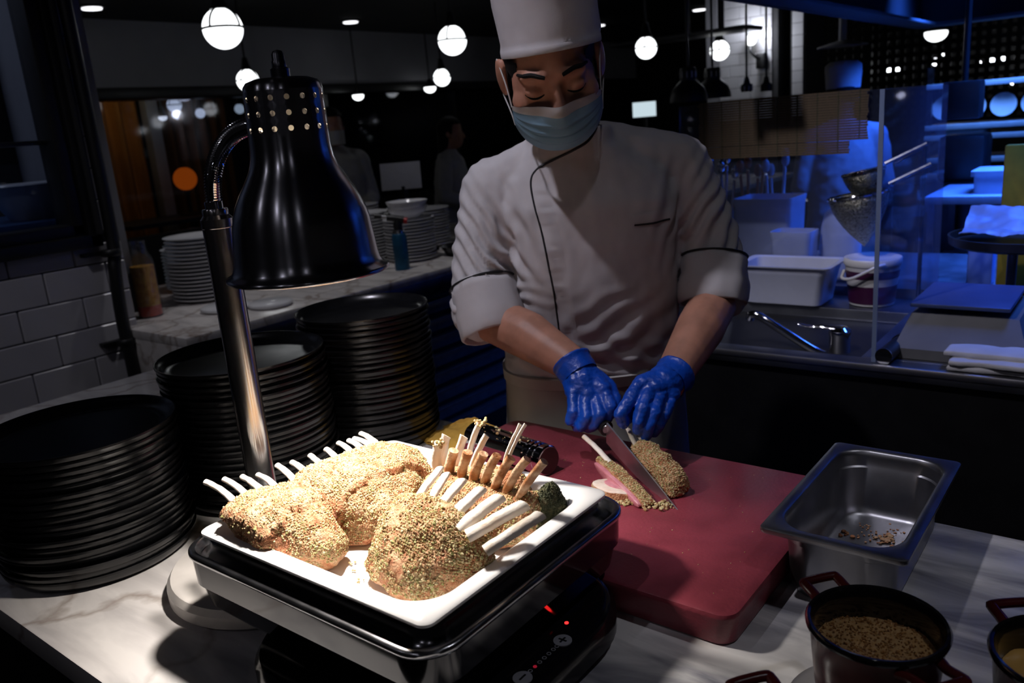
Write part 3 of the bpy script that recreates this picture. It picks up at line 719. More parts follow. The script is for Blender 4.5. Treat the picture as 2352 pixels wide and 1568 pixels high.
# ------------------------------------------------------------------ roasted lamb
def closed_spline(pts, n):
    """n points along a smooth closed curve through pts"""
    P = [Vector(p) for p in pts]; m = len(P); per = max(2, n // m); out = []
    for i in range(m):
        p0, p1, p2, p3 = P[i - 1], P[i], P[(i + 1) % m], P[(i + 2) % m]
        for k in range(per):
            t = k / per
            out.append(0.5 * ((2 * p1) + (p2 - p0) * t + (2 * p0 - 5 * p1 + 4 * p2 - p3) * t * t + (3 * p1 - p0 - 3 * p2 + p3) * t ** 3))
    return out
def meat(sections, axis, nst=50, nring=90, amp=0.0035, seed=0.0, flap=None, endcap=0.012):
    """lofts closed control sections (3-D, same count) along a spine and roughens the surface"""
    S = [[Vector(p) for p in s] for s in sections]; ns = len(S)
    rings = []
    for i in range(nst + 1):
        t = i / nst * (ns - 1); k = min(int(t), ns - 2); f = t - k
        ring = []
        for j in range(len(S[0])):
            p0, p1, p2, p3 = S[max(k - 1, 0)][j], S[k][j], S[k + 1][j], S[min(k + 2, ns - 1)][j]
            ring.append(0.5 * ((2 * p1) + (p2 - p0) * f + (2 * p0 - 5 * p1 + 4 * p2 - p3) * f * f + (3 * p1 - p0 - 3 * p2 + p3) * f ** 3))
        rings.append(closed_spline(ring, nring))
    ax = Vector(axis).normalized()
    def capr(r, sg):
        c = sum(r, Vector()) / len(r); o = []
        for k in (20, 40, 58, 72, 82):
            a = math.radians(k)
            o.append([c + (p - c) * math.cos(a) + ax * sg * endcap * math.sin(a) for p in r])
        return o
    a = capr(rings[0], -1)[::-1]; z = capr(rings[-1], 1)
    b = B(); b.rings(a + rings + z, True, True)
    nn = normals(b)
    c = sum(b.v, Vector()) / len(b.v)
    if sum((b.v[i] - c).dot(nn[i]) for i in range(0, len(b.v), 7)) < 0: nn = [-q for q in nn]
    out = []
    for p, q in zip(b.v, nn):
        d = amp * fbm(p, 38, 4, seed) + amp * 0.45 * abs(fbm(p, 140, 2, seed + 3))
        if flap: d += flap(p, q)
        out.append(p + q * d)
    b.v = out
    return b
def crumbs(b, n, seed, size=(0.0006, 0.0016), keep=None, lift=0.0):
    """small irregular crumbs sitting on the faces of b"""
    R = rnd(seed); nn = normals(b)
    c = sum(b.v, Vector()) / len(b.v)
    if sum((b.v[i] - c).dot(nn[i]) for i in range(0, len(b.v), 7)) < 0: nn = [-q for q in nn]
    ar = []
    for f in b.f:
        if len(f) > 4: ar.append(0.0); continue
        p = [b.v[i] for i in f]
        ar.append((p[1] - p[0]).cross(p[2] - p[0]).length)
    cum = np.cumsum(ar); tot = cum[-1]
    o = B(); made = 0; tries = 0
    octa = ((1, 0, 0), (-1, 0, 0), (0, 1, 0), (0, -1, 0), (0, 0, 1), (0, 0, -1))
    ofs = ((0, 2, 4), (2, 1, 4), (1, 3, 4), (3, 0, 4), (2, 0, 5), (1, 2, 5), (3, 1, 5), (0, 3, 5))
    while made < n and tries < n * 4:
        tries += 1
        f = b.f[int(np.searchsorted(cum, R.random() * tot))]
        w = [R.random() for _ in f]; s = sum(w)
        p = sum((b.v[i] * (wi / s) for i, wi in zip(f, w)), Vector()); q = sum((nn[i] for i in f), Vector()).normalized()
        if keep and not keep(p, q, R): continue
        r = R.uniform(*size) * (1.6 if R.random() < 0.06 else 1)
        Rm = Matrix.Rotation(R.uniform(0, 6.28), 3, 'X') @ Matrix.Rotation(R.uniform(0, 6.28), 3, 'Z')
        o.add([p + q * (lift + r * 0.25) + Rm @ Vector((v[0] * r * R.uniform(.8, 1.2), v[1] * r * R.uniform(.8, 1.2), v[2] * r * R.uniform(.8, 1.2))) for v in octa], ofs)
        made += 1
    return o
def bone(base, tip, w0, w1, seed, parent, m=None, sag=0.004, flat=0.62, cut=0.4, sag_dir=(0, 0, 1), ext=0.018, side=None):
    base = Vector(base); tip = Vector(tip); d = (tip - base).normalized(); R = rnd(seed)
    pts = []; rad = []
    N = 9
    for i in range(N):
        t = i / (N - 1)
        p = base - d * ext + (tip - base + d * ext) * t
        p = p + Vector(sag_dir) * sag * math.sin(math.pi * min(1, t)) + Vector((R.uniform(-1, 1), R.uniform(-1, 1), R.uniform(-1, 1))) * 0.0005
        pts.append(p); rad.append(lerp(w0, w1, t) * 0.5 * (1 + 0.04 * R.uniform(-1, 1)))
    b = B(); b.tube(pts, rad, 14, True, flat, None, side)
    # slanting saw cut at the end
    sd = d.cross(Vector((0, 0, 1))); sd = sd.normalized() if sd.length > 0.05 else Vector((1, 0, 0))
    for i in range(14):
        k = (N - 1) * 14 + i
        b.v[k] = b.v[k] + d * cut * ((b.v[k] - pts[-1]).dot(sd))
    o = b.build('bone', m or M_bone, parent, smooth=60)
    return o
GR = 'roasted lamb racks on the white tray'
# --- left rack
def rack(name, label, loc, b, ncr, seed, mm=None, cm=None, keep=None, size=(0.0006, 0.0015), group=GR):
    t = thing(name, label, 'lamb rack', loc, group)
    b.build('meat', mm or M_meat, t, smooth=80)
    c = crumbs(b, int(ncr * 1.25), seed, (size[0] * 1.05, size[1] * 1.0), keep or (lambda p, q, R: q.z > -0.3 and fbm(p, 42, 3, seed) + 0.35 * R.uniform(-1, 1) > -0.14))
    o = c.build('crumb_crust', cm or M_crumb, t, smooth=0); o['kind'] = 'stuff'
    return t
def sec1(y, x0, x1, zt, k=1.0):
    w = x1 - x0
    return [(x0 - 0.006, y, zt - 0.004), (x0 + w * 0.22, y, zt + 0.004 * k), (x0 + w * 0.48, y, zt + 0.003 * k), (x0 + w * 0.70, y, zt - 0.005), (x0 + w * 0.90, y, zt - 0.022), (x1, y, zt - 0.040), (x0 + w * 0.90, y, 1.0225), (x0 + w * 0.5, y, 1.0215), (x0 + w * 0.22, y, 1.030), (x0, y, zt - 0.028)]
def flap1(xc, st):
    def f(p, q):
        e = xc + 0.009 * fbm((p.x * 0, p.y, 0), 45, 2, st)
        return 0.0075 * sstep(0.0015, -0.0015, p.x - e) * sstep(-0.2, 0.3, q.z)
    return f
b1 = meat([sec1(0.480, -0.838, -0.735, 1.083), sec1(0.500, -0.838, -0.712, 1.088), sec1(0.522, -0.832, -0.702, 1.088), sec1(0.545, -0.826, -0.712, 1.086)], (0, 1, 0), 46, 100, 0.003, 1.0, flap1(-0.752, 2.0), 0.010)
def crust1(xc, st, ylo):
    def f(p, q, R):
        e = xc + 0.009 * fbm((0, p.y, 0), 45, 2, st)
        if abs(p.x - e) < 0.0035 and R.random() < 0.85: return False
        if p.y < ylo and R.random() < 0.7: return False
        return q.z > -0.3 and fbm(p, 42, 3, st) + 0.35 * R.uniform(-1, 1) > -0.12
    return f
t1 = rack('lamb_rack', 'four-bone lamb rack at the left corner of the white tray', (-0.78, 0.51, 1.022), b1, 4200, 11, keep=crust1(-0.752, 2.0, 0.484))
for i, (a, z) in enumerate([((-0.838, 0.491, 1.085), (-0.923, 0.503, 1.094)), ((-0.836, 0.508, 1.085), (-0.921, 0.527, 1.088)), ((-0.828, 0.524, 1.085), (-0.913, 0.548, 1.084)), ((-0.823, 0.541, 1.085), (-0.908, 0.568, 1.080))]):
    bone(a, z, 0.0100, 0.0085, 20 + i, t1, sag=0.005, flat=0.7, cut=0.5)
# --- rear rack
def sec2(y, x0, x1, zt): return sec1(y, x0, x1, zt)
b2 = meat([sec2(0.562, -0.822, -0.735, 1.085), sec2(0.585, -0.820, -0.708, 1.092), sec2(0.620, -0.816, -0.705, 1.094), sec2(0.660, -0.812, -0.715, 1.094), sec2(0.695, -0.810, -0.730, 1.088), sec2(0.712, -0.806, -0.742, 1.080)], (0, 1, 0), 66, 100, 0.0035, 7.0, flap1(-0.738, 9.0), 0.012)
t2 = rack('lamb_rack', 'long lamb rack at the back of the white tray with eight bones over the rim', (-0.76, 0.64, 1.022), b2, 5200, 12, keep=crust1(-0.738, 9.0, 0.560))
for i, (a, z) in enumerate([((-0.809, 0.559, 1.088), (-0.884, 0.584, 1.092)), ((-0.812, 0.581, 1.088), (-0.887, 0.608, 1.087)), ((-0.807, 0.602, 1.088), (-0.882, 0.635, 1.087)), ((-0.803, 0.625, 1.088), (-0.878, 0.660, 1.088)),
        ((-0.814, 0.656, 1.088), (-0.889, 0.692, 1.083)), ((-0.808, 0.671, 1.088), (-0.883, 0.705, 1.083)), ((-0.807, 0.686, 1.088), (-0.882, 0.715, 1.083)), ((-0.807, 0.695, 1.088), (-0.882, 0.728, 1.086))]):
    bone(a, z, 0.0102, 0.0085, 40 + i, t2, sag=0.005, flat=0.7, cut=0.5)
# --- front rack, bones standing up behind the crusted loin
def sec3(x, y0, y1, zt):
    """y0 front foot, y1 bone side"""
    w = y1 - y0
    return [(x, y1 + 0.004, zt - 0.008), (x, y1 - w * 0.12, zt + 0.004), (x, y1 - w * 0.42, zt + 0.001), (x, y0 + w * 0.30, zt - 0.016), (x, y0 + w * 0.08, zt - 0.040), (x, y0, 1.038), (x, y0 + w * 0.15, 1.0225), (x, y0 + w * 0.6, 1.0215), (x, y1 - 0.004, 1.030), (x, y1 + 0.004, zt - 0.035)]
b3 = meat([sec3(-0.676, 0.552, 0.602, 1.070), sec3(-0.660, 0.530, 0.606, 1.090), sec3(-0.625, 0.512, 0.605, 1.099), sec3(-0.585, 0.506, 0.598, 1.098), sec3(-0.555, 0.512, 0.592, 1.091), sec3(-0.537, 0.532, 0.590, 1.083), sec3(-0.528, 0.552, 0.588, 1.076)], (1, 0, 0), 84, 100, 0.0042, 21.0, None, 0.010)
t3 = rack('lamb_rack', 'front lamb rack with domed herb crust and broad white bones', (-0.595, 0.555, 1.022), b3, 9500, 13, size=(0.0006, 0.0016))
for i, (a, z, w) in enumerate([((-0.644, 0.606, 1.095), (-0.642, 0.641, 1.114), 0.0085), ((-0.624, 0.604, 1.095), (-0.631, 0.639, 1.110), 0.0088), ((-0.603, 0.600, 1.095), (-0.604, 0.635, 1.109), 0.0105), ((-0.575, 0.595, 1.095), (-0.572, 0.630, 1.107), 0.0120),
        ((-0.550, 0.586, 1.095), (-0.537, 0.621, 1.109), 0.0140), ((-0.527, 0.579, 1.095), (-0.498, 0.614, 1.112), 0.0145), ((-0.498, 0.572, 1.091), (-0.472, 0.607, 1.110), 0.0125)]):
    bone(a, z, w * 1.25, w * 1.2, 60 + i, t3, sag=0.001, flat=0.75, cut=0.55)
# --- right-hand rack standing up, browned bones towards the camera
def sec4(x, y0, y1, zt):
    w = y1 - y0
    return [(x, y0 + w * 0.45, zt + 0.004), (x, y0 + w * 0.18, zt - 0.004), (x, y0, zt - 0.025), (x, y0 - 0.003, 1.040), (x, y0 + w * 0.10, 1.0225), (x, y0 + w * 0.6, 1.0215), (x, y1 - 0.002, 1.028), (x, y1 + 0.003, 1.050), (x, y1, zt - 0.022), (x, y0 + w * 0.75, zt + 0.002)]
b4 = meat([sec4(-0.702, 0.655, 0.700, 1.070), sec4(-0.670, 0.648, 0.704, 1.080), sec4(-0.620, 0.644, 0.706, 1.082), sec4(-0.575, 0.646, 0.712, 1.078), sec4(-0.548, 0.662, 0.722, 1.076)], (1, 0, 0), 60, 90, 0.004, 31.0, None, 0.010)
t4 = rack('lamb_rack', 'lamb rack at right of tray with eight browned bones standing up', (-0.62, 0.68, 1.022), b4, 4200, 14)
for i, (a, z) in enumerate([((-0.687, 0.685, 1.091), (-0.673, 0.675, 1.128)), ((-0.667, 0.685, 1.082), (-0.649, 0.675, 1.123)), ((-0.647, 0.685, 1.080), (-0.626, 0.675, 1.125)), ((-0.629, 0.685, 1.079), (-0.602, 0.675, 1.128)),
        ((-0.609, 0.685, 1.088), (-0.581, 0.675, 1.130)), ((-0.596, 0.685, 1.077), (-0.560, 0.675, 1.131)), ((-0.580, 0.685, 1.076), (-0.537, 0.675, 1.134)), ((-0.561, 0.685, 1.074), (-0.512, 0.675, 1.136))]):
    bone(a, z, 0.0130, 0.0125, 80 + i, t4, M_bone_brown if i not in (0,) else M_bone, sag=0.0045, flat=0.75, cut=0.15 if i < 5 else 0.5, sag_dir=(-0.5, -0.6, 0.2))
kb = meat([sec4(-0.556, 0.690, 0.735, 1.068), sec4(-0.545, 0.686, 0.742, 1.079), sec4(-0.535, 0.690, 0.742, 1.076), sec4(-0.529, 0.700, 0.738, 1.062)], (1, 0, 0), 26, 70, 0.003, 44.0, None, 0.006)
kb.build('dark_crust_end', M_meat_dark, t4, smooth=80)
o = crumbs(kb, 900, 77, (0.0005, 0.0012), lambda p, q, R: q.z > 0).build('dark_crumbs', M_meat_dark, t4, smooth=0); o['kind'] = 'stuff'
# --- rack behind it, its white bones crossing over
b5 = meat([sec4(-0.742, 0.716, 0.748, 1.058), sec4(-0.70, 0.712, 0.750, 1.066), sec4(-0.65, 0.712, 0.750, 1.074), sec4(-0.600, 0.724, 0.752, 1.070)], (1, 0, 0), 44, 80, 0.0035, 51.0, None, 0.008)
t5 = rack('lamb_rack', 'hindmost lamb rack with white bones crossing behind the browned ones', (-0.67, 0.732, 1.022), b5, 2200, 15)
for i, (a, z, w) in enumerate([((-0.726, 0.735, 1.074), (-0.718, 0.735, 1.109), 0.0125), ((-0.699, 0.735, 1.079), (-0.686, 0.735, 1.114), 0.0125), ((-0.675, 0.735, 1.096), (-0.657, 0.735, 1.136), 0.0095), ((-0.670, 0.735, 1.080), (-0.647, 0.735, 1.122), 0.0105),
        ((-0.615, 0.735, 1.098), (-0.591, 0.735, 1.146), 0.0060), ((-0.607, 0.735, 1.104), (-0.583, 0.735, 1.147), 0.0055)]):
    bone(a, z, w * 1.25, w * 1.25, 100 + i, t5, sag=0.003, flat=0.55, cut=0.7, sag_dir=(-1, 0, 0), ext=0.03)
# crumb lump on the tip of two bones, and crumbs spilt on the tray
for (p, r, par) in (((-0.656, 0.735, 1.137), 0.0065, t5), ((-0.674, 0.674, 1.127), 0.006, t4)):
    Rn = rnd(int(r * 1e4)); lb_ = B()
    for k in range(26):
        q = Vector((Rn.gauss(0, 1), Rn.gauss(0, 0.8), Rn.gauss(0, 0.7))) * r * 0.55
        lb_.ell(Vector(p) + q, (0.0022 * Rn.uniform(.6, 1.3),) * 3, seg=7, rin=5)
    o = lb_.build('crumb_lump', M_crumb, par); o['kind'] = 'stuff'
def spill(name, label, spots, z, size, seed, m=None, n=3):
    Rn = rnd(seed); sb_ = B()
    for (x, y) in spots:
        for k in range(n):
            r = Rn.uniform(*size)
            sb_.ell((x + Rn.gauss(0, 0.003), y + Rn.gauss(0, 0.003), z + r * 0.5), (r, r * Rn.uniform(.6, 1.2), r * 0.7), seg=7, rin=5)
    o = sb_.build(name, m or M_crumb, loc=(spots[0][0], spots[0][1], z)); o['kind'] = 'stuff'; tag(o, label, 'crumbs')
spill('tray_crumbs', 'few stray crumbs spilt on the white tray', [(-0.702, 0.545), (-0.690, 0.527), (-0.665, 0.515), (-0.668, 0.518), (-0.650, 0.505), (-0.60, 0.495), (-0.53, 0.74)], 1.0215, (0.0008, 0.0022), 5)

# --- lamb being carved on the board
O = Vector((-0.565, 1.0, 0.945)); U = Vector((-0.877, 0.48, 0)); N_ = Vector((0.48, 0.877, 0))
def cv(u, n, w): return O + U * u + N_ * n + Vector((0, 0, w))
def chop_sec(n, hs=1.0, lean=0.0):
    pr_ = [(0.085, 0.047), (0.05, 0.055), (0.015, 0.052), (-0.018, 0.040), (-0.034, 0.018), (-0.030, 0.002), (0.0, 0.0005), (0.035, 0.002), (0.06, 0.018), (0.085, 0.036)]
    return [cv(u * hs, n + lean * w, w * hs) for u, w in pr_]
bR = meat([chop_sec(0.019, 0.90), chop_sec(0.028, 1.0), chop_sec(0.038, 0.98), chop_sec(0.048, 0.84)], N_, 50, 110, 0.0065, 61.0, None, 0.006)
tR = thing('lamb_rack', 'half lamb rack on the maroon board held under the gloved fingers', 'lamb rack', tuple(cv(0.02, 0.03, 0)), 'lamb on the cutting board')
bR.build('meat', M_meat, tR, smooth=80)
o = crumbs(bR, 4200, 16, (0.0006, 0.0015), lambda p, q, R: q.z > -0.2).build('crumb_crust', M_crumb, tR, smooth=0); o['kind'] = 'stuff'
bone(cv(0.074, 0.024, 0.046), cv(0.106, 0.028, 0.068), 0.0085, 0.0075, 120, tR, sag=0.002, flat=0.7)
bone(cv(0.074, 0.040, 0.042), cv(0.098, 0.043, 0.056), 0.0085, 0.0075, 121, tR, sag=0.002, flat=0.7)
def low_sec(n, hs=1.0, lean=0.0):
    pr_ = [(0.098, 0.034), (0.06, 0.031), (0.02, 0.024), (-0.015, 0.016), (-0.034, 0.008), (-0.030, 0.001), (0.0, 0.0005), (0.04, 0.002), (0.075, 0.010), (0.098, 0.024)]
    return [cv(u * hs, n + lean * w, w * hs) for u, w in pr_]
bL = meat([low_sec(-0.032, 0.96, -0.15), low_sec(-0.024, 1.0, -0.12), low_sec(-0.016, 1.0, -0.10)], N_, 26, 90, 0.0025, 71.0, None, 0.003)
tL = thing('lamb_chop', 'freshly cut lamb chop with pink side leaning left of the knife', 'lamb chop', tuple(cv(0.02, -0.024, 0)), 'lamb on the cutting board')
bL.build('crust', M_meat, tL, smooth=80)
o = crumbs(bL, 2600, 17, (0.0006, 0.0015), lambda p, q, R: q.dot(N_) > -0.35 and q.z > -0.2).build('crumb_crust', M_crumb, tL, smooth=0); o['kind'] = 'stuff'
fc = closed_spline([p - N_ * 0.0065 + (O - p).normalized() * 0 for p in low_sec(-0.032, 0.90, -0.15)], 80)
pf = B(); cen = sum(fc, Vector()) / len(fc)
pf.rings([[p + N_ * 0.005 for p in fc], fc, [cen + (p - cen) * 0.93 - N_ * 0.0014 for p in fc], [cen + (p - cen) * 0.6 - N_ * 0.002 for p in fc]], True, True)
pf.build('cut_face', M_pink, tL, smooth=60)
bone(cv(0.092, -0.026, 0.036), cv(0.148, -0.030, 0.052), 0.0095, 0.0090, 122, tL, sag=0.003, flat=0.7, cut=0.3)
# slice lying flat
sl = [(-0.642, 0.985), (-0.612, 0.995), (-0.585, 0.990), (-0.572, 0.975), (-0.578, 0.960), (-0.602, 0.951), (-0.630, 0.955), (-0.648, 0.968)]
rg_ = closed_spline([(x, y, 0) for x, y in sl], 64); cen = sum(rg_, Vector()) / len(rg_)
def slr(k, z): return [cen + (p - cen) * k + Vector((0, 0, z + 0.0015 * fbm(p, 60, 2, 3))) for p in rg_]
ts = thing('lamb_slice', 'pink lamb slice lying flat on the maroon board', 'lamb slice', tuple(cen + Vector((0, 0, 0.945))), 'lamb on the cutting board')
B().rings([slr(0.97, 0.9458), slr(1.0, 0.949), slr(1.0, 0.957), slr(0.96, 0.9595)], True, True).build('crust_edge', M_meat, ts, smooth=60)
B().rings([slr(0.95, 0.956), slr(0.95, 0.9603), slr(0.88, 0.9618)], True, True).build('fat_ring', M_fat, ts, smooth=60)
eye = [cen + Vector((0.004, 0.006, 0)) + (p - cen) * 0.62 for p in rg_]
B().rings([[p + Vector((0, 0, 0.960)) for p in eye], [p + Vector((0, 0, 0.9628)) for p in eye], [cen + (p - cen) * 0.8 + Vector((0, 0, 0.9636)) for p in eye]], True, True).build('pink_eye', M_pink, ts, smooth=60)
Rn = rnd(8); cr_ = B()
for k in range(170):
    a = Rn.uniform(0, 1); q = Vector((lerp(-0.600, -0.522, a), lerp(0.952, 0.978, a), 0.945)) + Vector((Rn.gauss(0, 0.006), Rn.gauss(0, 0.006), 0))
    r = Rn.uniform(0.001, 0.0038)
    cr_.ell(q + Vector((0, 0, r * 0.6 + (0.003 if Rn.random() < 0.3 else 0))), (r, r * Rn.uniform(.6, 1.1), r * Rn.uniform(.6, 1)), seg=7, rin=5)
for k in range(120):
    q = Vector((Rn.uniform(-0.93, -0.36), Rn.uniform(0.80, 1.15), 0.945)); r = Rn.uniform(0.0004, 0.0010)
    cr_.ell(q + Vector((0, 0, r * 0.5)), (r, r, r * 0.7), seg=6, rin=4)
o = cr_.build('board_crumbs', M_crumb, loc=(-0.57, 0.96, 0.945)); o['kind'] = 'stuff'
tag(o, 'golden crumbs scattered on the maroon board by the knife', 'crumbs')

# ------------------------------------------------------------------ the chef
from mathutils.bvhtree import BVHTree
LM = Matrix.Rotation(YAW, 4, 'Z')          # chef coordinates: x to his left, y away from the counter front, z up
def wl_(p): return LM @ Vector(p)
chef_base = wl_((0.165, 1.60, 0.0))
chef = thing('person', 'chef in white coat, white hat and blue face mask carving lamb with blue gloves', 'person', tuple(chef_base))
E0 = Vector((0.102, 1.36, 1.549))
HM = Matrix.Translation(E0) @ Matrix.Rotation(math.radians(28), 4, 'X') @ Matrix.Rotation(math.radians(-6.5), 4, 'Y') @ Matrix.Translation((0, 0.082, 0))
def hp(x, y, z): return HM @ Vector((x, y, z))
R3 = HM.to_3x3()
bb = B()
def hell(c, r, rot=None):
    bb.ell(hp(*c), r, R=R3 @ (rot or Matrix.Identity(3)), seg=24, rin=16)
def head_shapes():
    hell((0, 0.012, 0.036), (0.0740, 0.090, 0.078))
    hell((0, -0.032, -0.012), (0.0685, 0.058, 0.085))
    hell((0, -0.044, -0.082), (0.045, 0.040, 0.034))
    for s in (-1, 1):
        hell((s * 0.046, -0.052, -0.026), (0.026, 0.030, 0.026))
        hell((s * 0.033, -0.0755, -0.001), (0.0165, 0.0125, 0.0115))
        hell((s * 0.083, 0.000, -0.002), (0.007, 0.020, 0.034), Matrix.Rotation(s * -0.35, 3, 'Z'))
        hell((s * 0.079, 0.000, -0.026), (0.007, 0.010, 0.012))
        bb.cap(hp(s * 0.014, -0.083, 0.0235), hp(s * 0.046, -0.072, 0.021), 0.010, 0.008)
    bb.cap(hp(0, -0.083, 0.010), hp(0, -0.103, -0.038), 0.0085, 0.0125)
    bb.cap(hp(0, -0.060, 0.030), hp(0, -0.052, 0.055), 0.030, 0.030)
head_shapes()
bb.cap(hp(0, 0.03, -0.05), (0.128, 1.535, 1.44), 0.056, 0.060)
# trunk and limbs
def tors(z, cx, cy, rx, ry, n=28): return [(cx + rx * math.copysign(abs(math.cos(a)) ** 0.85, math.cos(a)), cy + ry * math.copysign(abs(math.sin(a)) ** 0.85, math.sin(a)), z) for a in [2 * math.pi * k / n for k in range(n)]]
bb.rings([tors(0.86, 0.165, 1.64, 0.14, 0.10), tors(1.0, 0.165, 1.62, 0.14, 0.10), tors(1.2, 0.165, 1.585, 0.145, 0.10), tors(1.36, 0.163, 1.565, 0.15, 0.09), tors(1.44, 0.15, 1.555, 0.09, 0.06)])
armL = [(-0.012, 1.56, 1.385), (-0.045, 1.53, 1.27), (-0.050, 1.502, 1.160), (0.030, 1.425, 1.132), (0.104, 1.346, 1.092), (0.113, 1.334, 1.076)]
radL = [0.046, 0.043, 0.0435, 0.0440, 0.031, 0.031]
armR = [(0.345, 1.56, 1.390), (0.386, 1.535, 1.27), (0.395, 1.508, 1.160), (0.335, 1.405, 1.125), (0.262, 1.302, 1.073), (0.252, 1.290, 1.066)]
for P, Rr in ((armL, radL), (armR, [r * 0.98 for r in radL])):
    for i in range(len(P) - 1): bb.cap(P[i], P[i + 1], Rr[i], Rr[i + 1])
bb.cap(armL[0], (0.13, 1.555, 1.41), 0.05, 0.06); bb.cap(armR[0], (0.20, 1.555, 1.42), 0.05, 0.06)
for s in (-1, 1):
    bb.cap((0.165 + s * 0.08, 1.64, 0.90), (0.165 + s * 0.09, 1.635, 0.48), 0.080, 0.056)
    bb.cap((0.165 + s * 0.09, 1.635, 0.48), (0.165 + s * 0.09, 1.66, 0.09), 0.054, 0.040)
    bb.cap((0.165 + s * 0.09, 1.665, 0.05), (0.165 + s * 0.10, 1.53, 0.035), 0.045, 0.034)
body = remesh(bb, 0.0042, 5)
HI = HM.inverted()
for i, p in enumerate(body.v):                                  # eye sockets and cheeks
    q = HI @ p
    if q.y < -0.03 and -0.06 < q.z < 0.05 and abs(q.x) < 0.07:
        for s in (-1, 1):
            d2 = ((q.x - s * 0.033) / 0.021) ** 2 + ((q.z - 0.010) / 0.006) ** 2
            q.y += 0.0035 * math.exp(-d2)
            d2 = ((q.x - s * 0.018) / 0.008) ** 2 + ((q.z - 0.002) / 0.012) ** 2
            q.y += 0.0045 * math.exp(-d2)
        body.v[i] = HM @ q
body.M = LM
body_o = body.build('body', M_skin, chef, smooth=180)
bvh_body = BVHTree.FromPolygons([tuple(p) for p in body.v], body.f)
def on_face(x, z, lift=0.0008):
    """point of the face at head-local x, z"""
    o = hp(x, -0.3, z); d = (R3 @ Vector((0, 1, 0))).normalized()
    h, n, i, t = bvh_body.ray_cast(o, d)
    return (h if h is not None else hp(x, -0.09, z)) - d * lift
for s in (-1, 1):
    hb_ = B(M=LM)
    pts = [on_face(s * x, z, 0.0012) for x, z in ((0.014, 0.0240), (0.022, 0.0268), (0.034, 0.0285), (0.046, 0.0270), (0.056, 0.0215))]
    hb_.tube(bez(pts, 5), [0.0023 + 0.0013 * math.sin(math.pi * k / 20) for k in range(21)], 8, True, 1.0)
    hb_.tube(bez([p + (R3 @ Vector((0, 0, 1))) * 0.0026 for p in pts[:4]], 5), 0.0015, 8)
    hb_.build('eyebrow', M_hair, body_o)
for s in (-1, 1):
    lb2 = B(M=LM)
    pts = [on_face(s * x, z, 0.0006) for x, z in ((0.0185, -0.0055), (0.025, -0.0085), (0.033, -0.0100), (0.041, -0.0085), (0.049, -0.0040))]
    lb2.tube(bez(pts, 5), [0.0008 + 0.0011 * math.sin(math.pi * min(1, k / 20)) for k in range(21)], 6)
    lb2.build('eyelashes', M_hair, body_o)
# hair: short sides under the hat
hr = B(M=LM)
def hairp(a, b):
    th = lerp(-1.03, 1.03, a) * math.pi * 0.72; zz = lerp(-0.03, 0.040, b)
    edge = 0.014 * sstep(0.75, 1.0, abs(lerp(-1, 1, a)))
    z = max(zz, (0.020 - edge) if abs(th) > 1.9 else -0.05)
    return hp(0.0768 * math.sin(th), 0.012 + 0.0935 * math.cos(th), z)
hr.grid(lambda a, b: hairp(a, b), 60, 14)
hr.grid(lambda a, b: hp(*(HI @ hairp(a, b)) * 0.97), 60, 14)
hr.build('hair', M_hair, chef, smooth=180)
# hat
hc = Matrix.Translation((0.1020, 1.425, 1.634)) @ Matrix.Rotation(math.radians(7), 4, 'X') @ Matrix.Rotation(math.radians(-6.0), 4, 'Y')
ht = B(M=LM); rs = []
for k, (z, f) in enumerate(((-0.020, 0.985), (-0.0205, 1.0), (-0.018, 1.008), (-0.010, 1.008), (-0.0085, 1.0), (0.0, 1.0), (0.03, 1.005), (0.06, 1.02), (0.09, 1.035), (0.115, 1.045), (0.122, 1.035), (0.126, 0.98), (0.122, 0.7), (0.118, 0.3))):
    ring = []
    for j in range(72):
        a = 2 * math.pi * j / 72
        p = Vector((0.0830 * f * math.cos(a), 0.1010 * f * math.sin(a), z))
        if k > 4: p += Vector((math.cos(a), math.sin(a), 0)) * 0.0035 * fbm((p.x * 1.0, p.y, p.z * 2.2), 17, 3, 4.0)
        ring.append(hc @ p)
    rs.append(ring)
ht.rings(rs, False, True)
hat = ht.build('hat', M_hat, chef, smooth=60)
# face mask: pleated sheet, white upper band, ear loops
def maskp(s, t, off=0.0):
    c = math.cos(1.22 * s); ztop = -0.017 - 0.013 * s * s; zbot = -0.112 + 0.044 * s * s
    z = lerp(ztop, zbot, t)
    x = 0.0745 * math.sin(1.28 * s) / math.sin(1.28)
    y = -0.029 - 0.0715 * c
    y -= 0.016 * math.exp(-(s / 0.22) ** 2) * math.exp(-((t - 0.12) / 0.30) ** 2)
    y -= 0.010 * math.exp(-(s / 0.55) ** 2) * math.exp(-((t - 0.55) / 0.3) ** 2)
    y += 0.020 * max(0, t - 0.72) / 0.28 * c
    for tp in (0.40, 0.56, 0.72): y += 0.0022 * math.exp(-((t - tp) / 0.018) ** 2) * (1 - s * s) - 0.0012 * math.exp(-((t - tp + 0.05) / 0.03) ** 2) * (1 - s * s)
    y += 0.0015 * fbm((s * 0.05, t * 0.05, 0.3), 60, 2, 1.0)
    return hp(x, y - off, z)
mk = B(M=LM)
mk.grid(lambda a, b: maskp(2 * a - 1, 0.17 + b * 0.83), 60, 60); mk.grid(lambda a, b: maskp(2 * a - 1, 0.17 + b * 0.83, -0.0012), 60, 60)
mask = mk.build('face_mask', M_mask, chef, smooth=60)
mk = B(M=LM)
mk.grid(lambda a, b: maskp(2 * a - 1, b * 0.175, 0.0003), 60, 10); mk.grid(lambda a, b: maskp(2 * a - 1, b * 0.175, -0.0014), 60, 10)
mk.build('mask_band', M_mask_white, mask, smooth=60)
